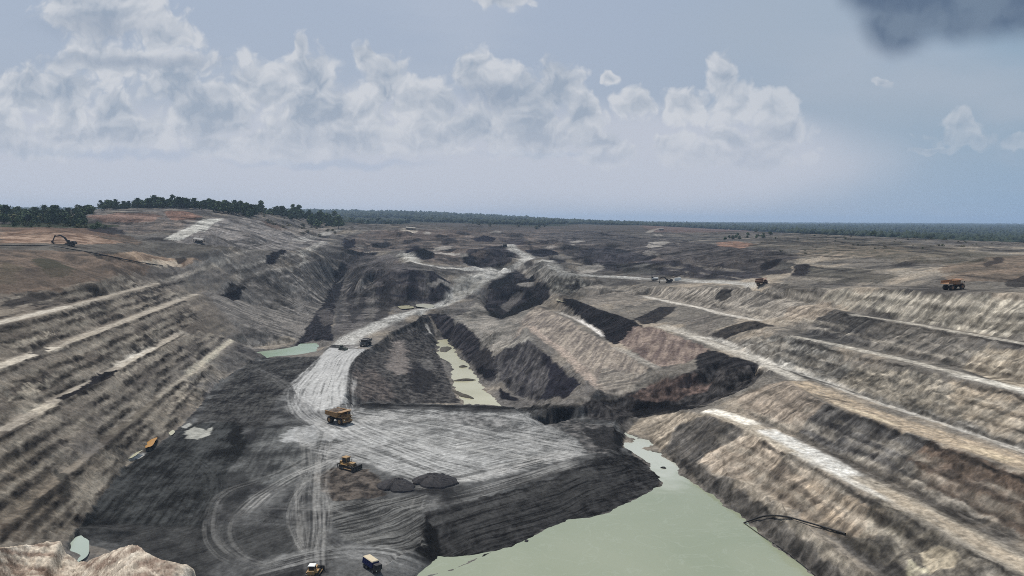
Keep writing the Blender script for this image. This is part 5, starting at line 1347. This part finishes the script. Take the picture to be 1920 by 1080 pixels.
# pipes from the pond up the bank
def tube(name, pts, r, m, label, cat, sag=None):
    P = []
    for u, v, dz in pts:
        p = at(u, v); P.append(Vector((p.x, p.y, max(p.z, CAMZ - 80) + dz)))
    Q = []
    for i in range(len(P) - 1):
        p0, p1, p2, p3 = P[max(i - 1, 0)], P[i], P[i + 1], P[min(i + 2, len(P) - 1)]
        for k in range(8):
            t_ = k / 8; Q.append(0.5 * (2 * p1 + (p2 - p0) * t_ + (2 * p0 - 5 * p1 + 4 * p2 - p3) * t_ ** 2 + (3 * p1 - p0 - 3 * p2 + p3) * t_ ** 3))
    Q.append(P[-1]); n = 8; vs, fs = [], []
    for i, q in enumerate(Q):
        d = (Q[min(i + 1, len(Q) - 1)] - Q[max(i - 1, 0)]).normalized(); a = d.cross(Vector((0, 0, 1))).normalized(); b = a.cross(d)
        vs += [q + (a * math.cos(w) + b * math.sin(w)) * r for w in [6.28318 * k / n for k in range(n)]]
        if i: fs += [((i - 1) * n + k, (i - 1) * n + (k + 1) % n, i * n + (k + 1) % n, i * n + k) for k in range(n)]
    return tag(MB().add(vs, fs).build(name, m, smooth=True), label, cat)
tube('pump_pipe', [(1394, 985, .1), (1412, 978, .6), (1440, 973, .9), (1475, 974, .7), (1508, 982, .6), (1545, 992, .5), (1585, 1004, .4)], 0.22, M_PIPE, 'thick black pipe rising out of the pond and up the right bank', 'pipe')
tube('pump_pipe', [(1397, 986, .12), (1430, 1008, .2), (1465, 1030, .25), (1500, 1058, .25), (1530, 1082, .2)], 0.09, M_PIPE, 'thin black hose lying along the water line of the right bank', 'hose')
tube('pump_pipe', [(-60, 462, .25), (80, 461, .25), (140, 469, .3), (200, 480, .3), (260, 492, .3), (305, 499, .3)], 0.3, M_PIPE, 'long dark pipeline running down the brown plateau from the excavator', 'pipe')

# heaps, mud banks and boulders
def heap(name, u, v, rx, ry, h, m, label=None, cat=None, k=None, seed=0, z=None, group=None, rot=0.0):
    p = at(u, v); n, r_ = 40, 12; vs, fs = [], []
    rs = np.random.RandomState(seed)
    ph = rs.rand(6) * 6.28
    for i in range(r_ + 1):
        q = i / r_
        for j in range(n):
            a = 6.28318 * j / n
            wob_ = 1 + 0.13 * math.sin(2 * a + ph[0]) + .09 * math.sin(3 * a + ph[1]) + .05 * math.sin(7 * a + ph[2]) + .04 * math.sin(11 * a + ph[3])
            lx, ly = rx * q * wob_ * math.cos(a), ry * q * wob_ * math.sin(a)
            x = p.x + lx * math.cos(rot) - ly * math.sin(rot); y = p.y + lx * math.sin(rot) + ly * math.cos(rot)
            zz = (gz(x, y) if z is None else z) + h * (1 - q ** 1.8) * (1 + .035 * rs.randn() * (q > 0)) - (0.5 if i == r_ else 0) + .05
            if i == 0: zz = (gz(p.x, p.y) if z is None else z) + h
            vs.append((x - p.x, y - p.y, zz - p.z))
    for i in range(r_):
        for j in range(n): fs.append((i * n + j, (i + 1) * n + j, (i + 1) * n + (j + 1) % n, i * n + (j + 1) % n))
    o = MB().add(vs, fs).build(name, m); o.location = p
    if k: o['kind'] = k
    if label: tag(o, label, cat, group)
    return o
heap('coal_pile', 745, 913, 5.4, 5.0, 2.4, M_COAL, 'smaller rounded black coal pile between the bulldozer and its larger neighbour', 'coal pile', seed=1, group='coal piles')
heap('coal_pile', 816, 906, 6.6, 5.2, 2.7, M_COAL, 'larger black coal pile on the pale tracks, right of the smaller one', 'coal pile', seed=2, group='coal piles')
M_MUD = mat('wet_mud', (62, 58, 48), 0.8, dirt=.1)
for i, (u, v, rx, ry, rot) in enumerate([(835, 660, 4.6, 11, 0), (826, 676, 3.2, 6, 0), (872, 722, 6.2, 2.2, .2), (858, 738, 2.0, 9, .55), (872, 746, 2.0, 7, .6), (868, 697, 3.0, 2.0, 0)]):
    heap('mud_bank', u, v, rx, ry, 1.1, M_MUD, k='structure', seed=10 + i, z=CAMZ - 88, rot=rot)
def boulder(u, v, r, m, label, seed, group=None, dz=0.0):
    p = at(u, v); rs = np.random.RandomState(seed); vs, fs = [], []
    n, k = 12, 8
    for i in range(k + 1):
        th = math.pi * i / k
        for j in range(n):
            a = 6.28318 * j / n; q = r * (1 + .22 * math.sin(2 * a + seed) * math.sin(th) + .14 * rs.randn() * math.sin(th))
            vs.append((q * math.sin(th) * math.cos(a) * 1.2, q * math.sin(th) * math.sin(a), q * math.cos(th) * .75 + r * .3))
    for i in range(k):
        for j in range(n): fs.append((i * n + j, (i + 1) * n + j, (i + 1) * n + (j + 1) % n, i * n + (j + 1) % n))
    o = MB().add(vs, fs).build('boulder', m); o.location = (p.x, p.y, max(p.z, CAMZ - 80.2) + dz)
    return tag(o, label, 'boulder', group)
boulder(1244, 892, 0.7, M_COAL, 'small dark boulder standing in the pond off the black spoil tip', 3)
boulder(987, 1017, 0.5, M_COAL, 'dark stone at the waterline under the black spoil bank', 5)

# small pools lying in the ground
def pool(name, uv, m, dz=0.12):
    P = [at(u, v) for u, v in smooth_uv(uv + [uv[0]], 4)[:-1]]
    z = sorted(p.z for p in P)[len(P) // 2] + dz
    me = bpy.data.meshes.new(name); c = sum(P, Vector()) / len(P)
    me.from_pydata([(p.x, p.y, z) for p in P] + [(c.x, c.y, z)], [], [(k, (k + 1) % len(P), len(P)) for k in range(len(P))])
    me.materials.append(m); o = bpy.data.objects.new(name, me); COL.objects.link(o); o['kind'] = 'structure'
    if sum(f.normal.z for f in me.polygons) < 0: me.flip_normals()
    return o
pool('ochre_pool', [(273, 845), (273, 832), (282, 824), (295, 824), (291, 836), (284, 845)], water_material('ochre_water', (158, 114, 44), 0.25, 0.2), .7)
pool('pale_pool', [(240, 860), (250, 851), (268, 849), (258, 858), (246, 863)], W_CREAM, .6)
pool('pale_pool', [(316, 812), (324, 808), (328, 812), (320, 818)], W_CREAM, .3)
pool('corner_pool', [(116, 1012), (128, 1009), (140, 1016), (152, 1012), (158, 1022), (168, 1034), (160, 1050), (136, 1058), (114, 1056)], water_material('corner_water', (158, 168, 156), .2, .3, col2=(140, 150, 138)), .3)
pool('far_pool', [(745, 576), (760, 571), (774, 573), (775, 579), (755, 581)], W_CREAM, .4)
pool('far_pool', [(780, 572), (800, 570), (815, 574), (808, 578), (782, 578)], water_material('pale_far_water', (160, 158, 144), 0.3, 0.3), .4)
pool('ledge_pool', [(1042, 565), (1060, 563), (1062, 567), (1045, 568)], W_CREAM, .5)

# ------------------------------------------------------------------ near ledge of earth at the photographer's feet (bottom left)
def near_ledge():
    nu, nv = 260, 150
    X = np.zeros((nv, nu)); Y = np.zeros((nv, nu)); Zl = np.zeros((nv, nu))
    # rim outline seen in the photograph, pushed out to 34-46 m
    us = [-260, -40, 0, 30, 60, 90, 115, 125, 150, 165, 185, 205, 225, 245, 262, 275, 300, 330, 352, 364, 372, 380]
    vs_ = [1010, 1012, 1018, 1016, 1013, 1008, 1007, 1030, 1045, 1044, 1036, 1028, 1020, 1014, 1016, 1028, 1040, 1046, 1050, 1058, 1085, 1130]
    uu = np.linspace(-260, 380, nu)
    rimv = np.interp(uu, us, vs_) + 6 + 2.5 * fbm(uu / 14, uu * 0 + 3.3, 3, 7)
    for j, (u, v) in enumerate(zip(uu, rimv)):
        d = 40 + 4 * math.sin(u / 70.0)
        r = ray(u, v); rx, rz = r[0] * d, r[2] * d
        for i in range(nv):
            s_ = i / (nv - 1)                       # 0 far foot of the face, 0.25 rim, 1 near
            if s_ < 0.25:
                q = (0.25 - s_) / 0.25
                X[i, j] = rx; Y[i, j] = d + 10.0 * q; Zl[i, j] = rz - 26 * q ** 0.9 - .2
            else:
                q = (s_ - 0.25) / 0.75
                X[i, j] = rx * (1 - .2 * q); Y[i, j] = d - 17 * q; Zl[i, j] = rz - 1.6 * math.sin(q * 1.57) + 1.2 * q * q
    w = fbm(X / 4.5, Y / 3.2, 5, 77, .6); w2 = fbm(X / 0.9, Y / 0.7, 5, 79, .68); fade = np.clip(np.abs(np.linspace(0, 1, nv)[:, None] - .25) / .05, 0, 1)
    w3 = fbm(X / .3, Y / .26, 4, 99, .65); Zl = Zl + .10 * w3 * (.3 + fade) + .10 * (ridged(fbm(X / 1.4, Y / .9, 4, 91, .6)) - .5) * fade + (0.12 * w + 0.12 * w2) * fade + .06 * w2 + .10 * ridged(fbm(X / .8, Y / .7, 3, 97)) * fade
    wb = fbm(X / 3.0, Y / 1.2 + Zl / .7, 5, 71, .62); k1 = sstep(wb + .5 * w2, -.3, .15)[..., None]
    col = srgb(186, 168, 140) * k1 + srgb(136, 110, 88) * (1 - k1)
    k2 = sstep(fbm(X / 2.2, Y / 1.8, 4, 83, .6), .12, .4)[..., None]; col = col * (1 - .7 * k2) + srgb(212, 200, 176) * .7 * k2
    k3 = sstep(fbm(X / 1.6, Y / 1.3, 4, 89, .6), .15, .4)[..., None]; col = col * (1 - .6 * k3) + srgb(112, 84, 66) * .6 * k3
    lm = (col * [.25, .6, .15]).sum(-1, keepdims=True); col = (lm + (col - lm) * .6) * np.clip(1 + .6 * fbm(X / .5, Y / .45, 3, 93, .6) + .35 * w2 + .7 * w3, .35, 1.7)[..., None]
    kind(grid_mesh('near_ledge', X, Y, Zl + CAMZ, col, ground_material('crumbling_clay', 4.5, (.6, 1.4))), 'structure')
near_ledge()

# ------------------------------------------------------------------ trees
def leaf_material(name, a, b):
    m = bpy.data.materials.new(name); m.use_nodes = True
    nt = m.node_tree; N = nt.nodes.new; L = nt.links.new; bs = nt.nodes['Principled BSDF']
    tc = N('ShaderNodeTexCoord'); n = N('ShaderNodeTexNoise'); n.inputs['Scale'].default_value = 0.6; n.inputs['Detail'].default_value = 4
    L(tc.outputs['Object'], n.inputs['Vector'])
    oi = N('ShaderNodeObjectInfo'); ad = N('ShaderNodeMath'); ad.operation = 'MULTIPLY_ADD'; L(oi.outputs['Random'], ad.inputs[0]); ad.inputs[1].default_value = 0.5; L(n.outputs[0], ad.inputs[2])
    mr = N('ShaderNodeMapRange'); L(ad.outputs[0], mr.inputs[0]); mr.inputs[1].default_value = 0.4; mr.inputs[2].default_value = 1.05
    mx = N('ShaderNodeMix'); mx.data_type = 'RGBA'; L(mr.outputs[0], mx.inputs[0]); mx.inputs[6].default_value = (*srgb(*a), 1); mx.inputs[7].default_value = (*srgb(*b), 1)
    L(mx.outputs[2], bs.inputs['Base Color']); bs.inputs['Roughness'].default_value = 0.8; bs.inputs['Specular IOR Level'].default_value = 0.1
    return m
LEAF = leaf_material('dark_foliage', (54, 70, 50), (88, 102, 68)); LEAF2 = leaf_material('olive_foliage', (66, 72, 46), (98, 100, 66)); LEAF3 = leaf_material('dry_foliage', (104, 100, 84), (140, 132, 110))
BARK = mat('bark', (92, 84, 74), 0.9)
def crown_mesh(name, h, w, seed, n=420, m=LEAF, base=.3):
    rs = np.random.RandomState(seed); blobs = []
    for k in range(9):
        q = base + (1 - base) * rs.rand(); rr = w * (.24 + .22 * rs.rand()) * (1.15 - q * .5); a = rs.rand() * 6.28; d = w * .5 * rs.rand() * (1.2 - q)
        blobs.append((d * math.cos(a), d * math.sin(a), h * min(q, .9), rr))
    vs, fs = [], []
    for i in range(n):
        bx, by, bz, br = blobs[rs.randint(len(blobs))]
        d = rs.randn(3); d /= np.linalg.norm(d); r = br * (.55 + .5 * rs.rand())
        c = np.array([bx, by, bz]) + d * r * [1, 1, .75]
        t1 = rs.randn(3); t1 /= np.linalg.norm(t1); t2 = np.cross(d + .4 * rs.randn(3), t1); t2 /= np.linalg.norm(t2) + 1e-9
        s_ = w * .075 * (.6 + .8 * rs.rand()); o = len(vs)
        vs += [tuple(c + t1 * s_), tuple(c + t2 * s_), tuple(c - t1 * s_), tuple(c - t2 * s_ * .8)]; fs.append((o, o + 1, o + 2, o + 3))
    me = bpy.data.meshes.new(name); me.from_pydata(vs, [], fs); me.materials.append(m); return me
def trunk_mesh(h, w, seed):
    rs = np.random.RandomState(seed); m = MB(); m.cyl((0, 0, -.6), (.2, 0, h * .55), w * .035, 7, w * .02); m.cyl((.2, 0, h * .5), (0, .1, h * .85), w * .02, 5, w * .008)
    for k in range(5):
        a = rs.rand() * 6.28; z = h * (.3 + .1 * k); m.cyl((.15, 0, z), (w * .3 * math.cos(a), w * .3 * math.sin(a), z + h * .16), w * .014, 5, w * .006)
    me = bpy.data.meshes.new('trunk'); me.from_pydata(m.v, [], m.f); me.materials.append(BARK); return me
PROT = []
for k, (h, w, ma, b) in enumerate([(12, 8.5, LEAF, .3), (13.5, 7, LEAF, .4), (11, 10, LEAF, .25), (14.5, 6.5, LEAF, .5), (10, 8, LEAF2, .25), (9, 7.5, LEAF2, .2)]):
    PROT.append((crown_mesh('crown', h, w, 100 + k, 460, ma, b), trunk_mesh(h, w, 200 + k)))
SHR = [crown_mesh('shrub', 3.2, 4.6, 300, 200, LEAF2, .15), crown_mesh('shrub', 3.6, 4.4, 301, 200, LEAF, .15), crown_mesh('shrub', 2.6, 4.2, 302, 180, LEAF3, .1)]
rt = random.Random(11)
def tree(x, y, s_, k, label, group, name='tree'):
    t = bpy.data.objects.new(name, None); COL.objects.link(t); tag(t, label, 'tree', group)
    z = gz(x, y); t.location = (x, y, z - .3); t.rotation_euler = (0, 0, rt.random() * 6.28); t.scale = (s_ * rt.uniform(1.0, 1.5), s_ * rt.uniform(1.0, 1.5), s_ * rt.uniform(.9, 1.08))
    for nm, me in zip(('crown', 'trunk'), PROT[k]):
        o = bpy.data.objects.new(nm, me); COL.objects.link(o); o.parent = t
def shrub(x, y, s_, k, label, group):
    o = bpy.data.objects.new('shrub', SHR[k]); COL.objects.link(o); tag(o, label, 'shrub', group)
    o.location = (x, y, gz(x, y) - .4); o.rotation_euler = (0, 0, rt.random() * 6.28); o.scale = (s_ * rt.uniform(.8, 1.4), s_ * rt.uniform(.8, 1.4), s_)
def uv_at_depth(u, d): return ((u - 960) / FPX) * d, d
# the wood at the far left, just above the brown bank
for i in range(84):
    u = rt.uniform(-60, 178); d = rt.uniform(700, 920)
    x, y = uv_at_depth(u, d); s_ = rt.uniform(.65, 1.1) * (1.25 if (u < 20 or 85 < u < 115) else 1.0)
    tree(x, y, s_, rt.choice([0, 1, 2, 2, 4]), 'green tree in the wood above the brown bank at the far left', 'trees of the left wood')
for i in range(44):
    u = rt.uniform(-40, 200); d = rt.uniform(650, 740)
    x, y = uv_at_depth(u, d); shrub(x, y, rt.uniform(.7, 1.3), rt.choice([0, 0, 1]), 'low green bush along the front edge of the left wood', 'bushes before the left wood')
# the tall row along the hill
for i in range(172):
    u = rt.uniform(188, 640); d = rt.uniform(985, 1130) if u < 480 else rt.uniform(1180, 1420)
    x, y = uv_at_depth(u, d); s_ = rt.uniform(.75, 1.2) * (1.1 if u < 480 else 1.35)
    if u < 260: s_ *= .8
    tree(x, y, s_, rt.choice([0, 1, 1, 2, 3]), 'dark green tree in the long row crowning the hill behind the pale ramp', 'trees crowning the left hill')
for i in range(36):
    u = rt.uniform(440, 640); d = rt.uniform(1000, 1240)
    x, y = uv_at_depth(u, d); shrub(x, y, rt.uniform(.9, 1.6), 2, 'pale dry bush at the foot of the tree row on the hill', 'dry bushes under the hill trees')
# looser trees in the middle distance
for i in range(28):
    u = rt.choice([rt.uniform(640, 700), rt.uniform(690, 790), rt.uniform(860, 1040)]); d = rt.uniform(1650, 2300)
    x, y = uv_at_depth(u, d); tree(x, y, rt.uniform(.8, 1.2), rt.choice([0, 2, 4, 5]), 'hazy green tree in the middle distance beyond the far end of the pit', 'trees beyond the far end of the pit')
for i in range(14):
    u = rt.uniform(1335, 1450); d = rt.uniform(1050, 1500)
    x, y = uv_at_depth(u, d); tree(x, y, rt.uniform(.4, .7), rt.choice([0, 2, 4]), 'small dark tree in the clump on the plateau right of centre', 'tree clump on the right plateau')
x, y = uv_at_depth(1636, 1150); tree(x, y, .8, 2, 'round dark green tree standing alone on the skyline of the right plateau', None)
for i in range(90):
    u = rt.uniform(1450, 2000); d = rt.uniform(620, 1150)
    x, y = uv_at_depth(u, d); shrub(x, y, rt.uniform(.3, .8), rt.choice([0, 0, 2, 2]), 'scrubby bush dotted over the brown plateau on the right', 'bushes on the right plateau')

# ------------------------------------------------------------------ the far forest: one mass nobody could count
def far_forest():
    rs = np.random.RandomState(5); vs, fs = [], []
    t_ = (1 + 5 ** .5) / 2
    ico = np.array([(-1, t_, 0), (1, t_, 0), (-1, -t_, 0), (1, -t_, 0), (0, -1, t_), (0, 1, t_), (0, -1, -t_), (0, 1, -t_), (t_, 0, -1), (t_, 0, 1), (-t_, 0, -1), (-t_, 0, 1)]) / 1.9
    fi = np.array([(0, 11, 5), (0, 5, 1), (0, 1, 7), (0, 7, 10), (0, 10, 11), (1, 5, 9), (5, 11, 4), (11, 10, 2), (10, 7, 6), (7, 1, 8), (3, 9, 4), (3, 4, 2), (3, 2, 6), (3, 6, 8), (3, 8, 9), (4, 9, 5), (2, 4, 11), (6, 2, 10), (8, 6, 7), (9, 8, 1)])
    N_ = 26000
    d = 1150 * (13500 / 1150) ** rs.rand(N_); u = rs.uniform(-150, 2070, N_)
    x = (u - 960) / FPX * d; nmask = fbm(x / 260, d / 500, 3, 601)
    dmin = np.interp(u, [-150, 640, 700, 1000, 1100, 1440, 1500, 1700, 2070], [1500, 1600, 2100, 2100, 2600, 2400, 1700, 1300, 1150])
    keep = (d > dmin) & ((nmask > -.12) | (d > 3200))
    x, d = x[keep], d[keep]; z = sample(Z, x, d) + CAMZ
    n = len(x)
    sz = (5.5 + 3 * rs.rand(n)) * np.clip(d / 2600, 1, 3.6); hz = np.minimum(sz * (.9 + .5 * rs.rand(n)), 13 + 4 * rs.rand(n))
    jit = 1 + .22 * rs.randn(n, 12, 1)
    V = ico[None] * jit * np.stack([sz, sz, hz], -1)[:, None, :] + np.stack([x, d, z + hz * .25], -1)[:, None, :]
    F = (fi[None] + (np.arange(n) * 12)[:, None, None]).reshape(-1, 3)
    me = bpy.data.meshes.new('forest'); V = V.reshape(-1, 3).astype(np.float32)
    me.vertices.add(len(V)); me.vertices.foreach_set('co', V.ravel()); me.loops.add(F.size); me.loops.foreach_set('vertex_index', F.ravel().astype(np.int32))
    me.polygons.add(len(F)); me.polygons.foreach_set('loop_start', np.arange(len(F), dtype=np.int32) * 3); me.update(calc_edges=True)
    m = leaf_material('forest_foliage', (28, 38, 32), (44, 54, 40)); m.node_tree.nodes['Noise Texture'].inputs['Scale'].default_value = 0.02
    me.materials.append(m); o = bpy.data.objects.new('forest', me); COL.objects.link(o); o['kind'] = 'stuff'
    o['label'] = 'far blue-green forest reaching the horizon'; return o
far_forest()

# the body of the left wood and of the hill wood behind the trees that can be told apart
def wood_mass():
    rs = np.random.RandomState(9); vs, fs = [], []
    for i in range(520):
        if i < 200: u, d = rs.uniform(-80, 175), rs.uniform(730, 940)
        else:
            u = rs.uniform(200, 640); d = rs.uniform(1010, 1180) if u < 480 else rs.uniform(1200, 1480)
        x, y = uv_at_depth(u, d); z = gz(x, y); sc = rs.uniform(.75, 1.0) * (.9 if i < 200 else 1.2) * (.85 if 200 < u < 260 else 1); cr = PROT[rs.choice([0, 1, 2])][0]
        a = rs.rand() * 6.28; ca, sa = math.cos(a) * sc, math.sin(a) * sc; o = len(vs)
        vs += [(x + v.co.x * ca - v.co.y * sa, y + v.co.x * sa + v.co.y * ca, z - 1.5 + v.co.z * sc) for v in cr.vertices]
        fs += [tuple(q + o for q in f.vertices) for f in cr.polygons]
    me = bpy.data.meshes.new('wood'); me.from_pydata(vs, [], fs); me.materials.append(LEAF)
    o = bpy.data.objects.new('wood', me); COL.objects.link(o); o['kind'] = 'stuff'; o['label'] = 'dense dark wood behind the front trees on the left skyline'
wood_mass()

# ------------------------------------------------------------------ the air between here and the horizon
def build_haze():
    x0, x1, y0, y1, z0, z1 = -12600, 12600, -300, 14200, -12.0, 192.0
    v = [(x, y, z) for z in (z0, z1) for y in (y0, y1) for x in (x0, x1)]
    f = [(0, 2, 3, 1), (4, 5, 7, 6), (0, 1, 5, 4), (1, 3, 7, 5), (3, 2, 6, 7), (2, 0, 4, 6)]
    me = bpy.data.meshes.new('haze'); me.from_pydata(v, [], f)
    m = bpy.data.materials.new('haze'); m.use_nodes = True
    nt = m.node_tree; nt.nodes.clear()
    p = nt.nodes.new('ShaderNodeVolumePrincipled'); p.inputs['Color'].default_value = (0.55, 0.74, 1.0, 1)
    p.inputs['Density'].default_value = 0.00008; p.inputs['Anisotropy'].default_value = 0.2
    o = nt.nodes.new('ShaderNodeOutputMaterial'); nt.links.new(p.outputs[0], o.inputs['Volume'])
    me.materials.append(m)
    h = bpy.data.objects.new('haze', me); COL.objects.link(h); h['kind'] = 'stuff'
    h['label'] = 'pale blue haze hanging over the pit and the far forest'
build_haze()
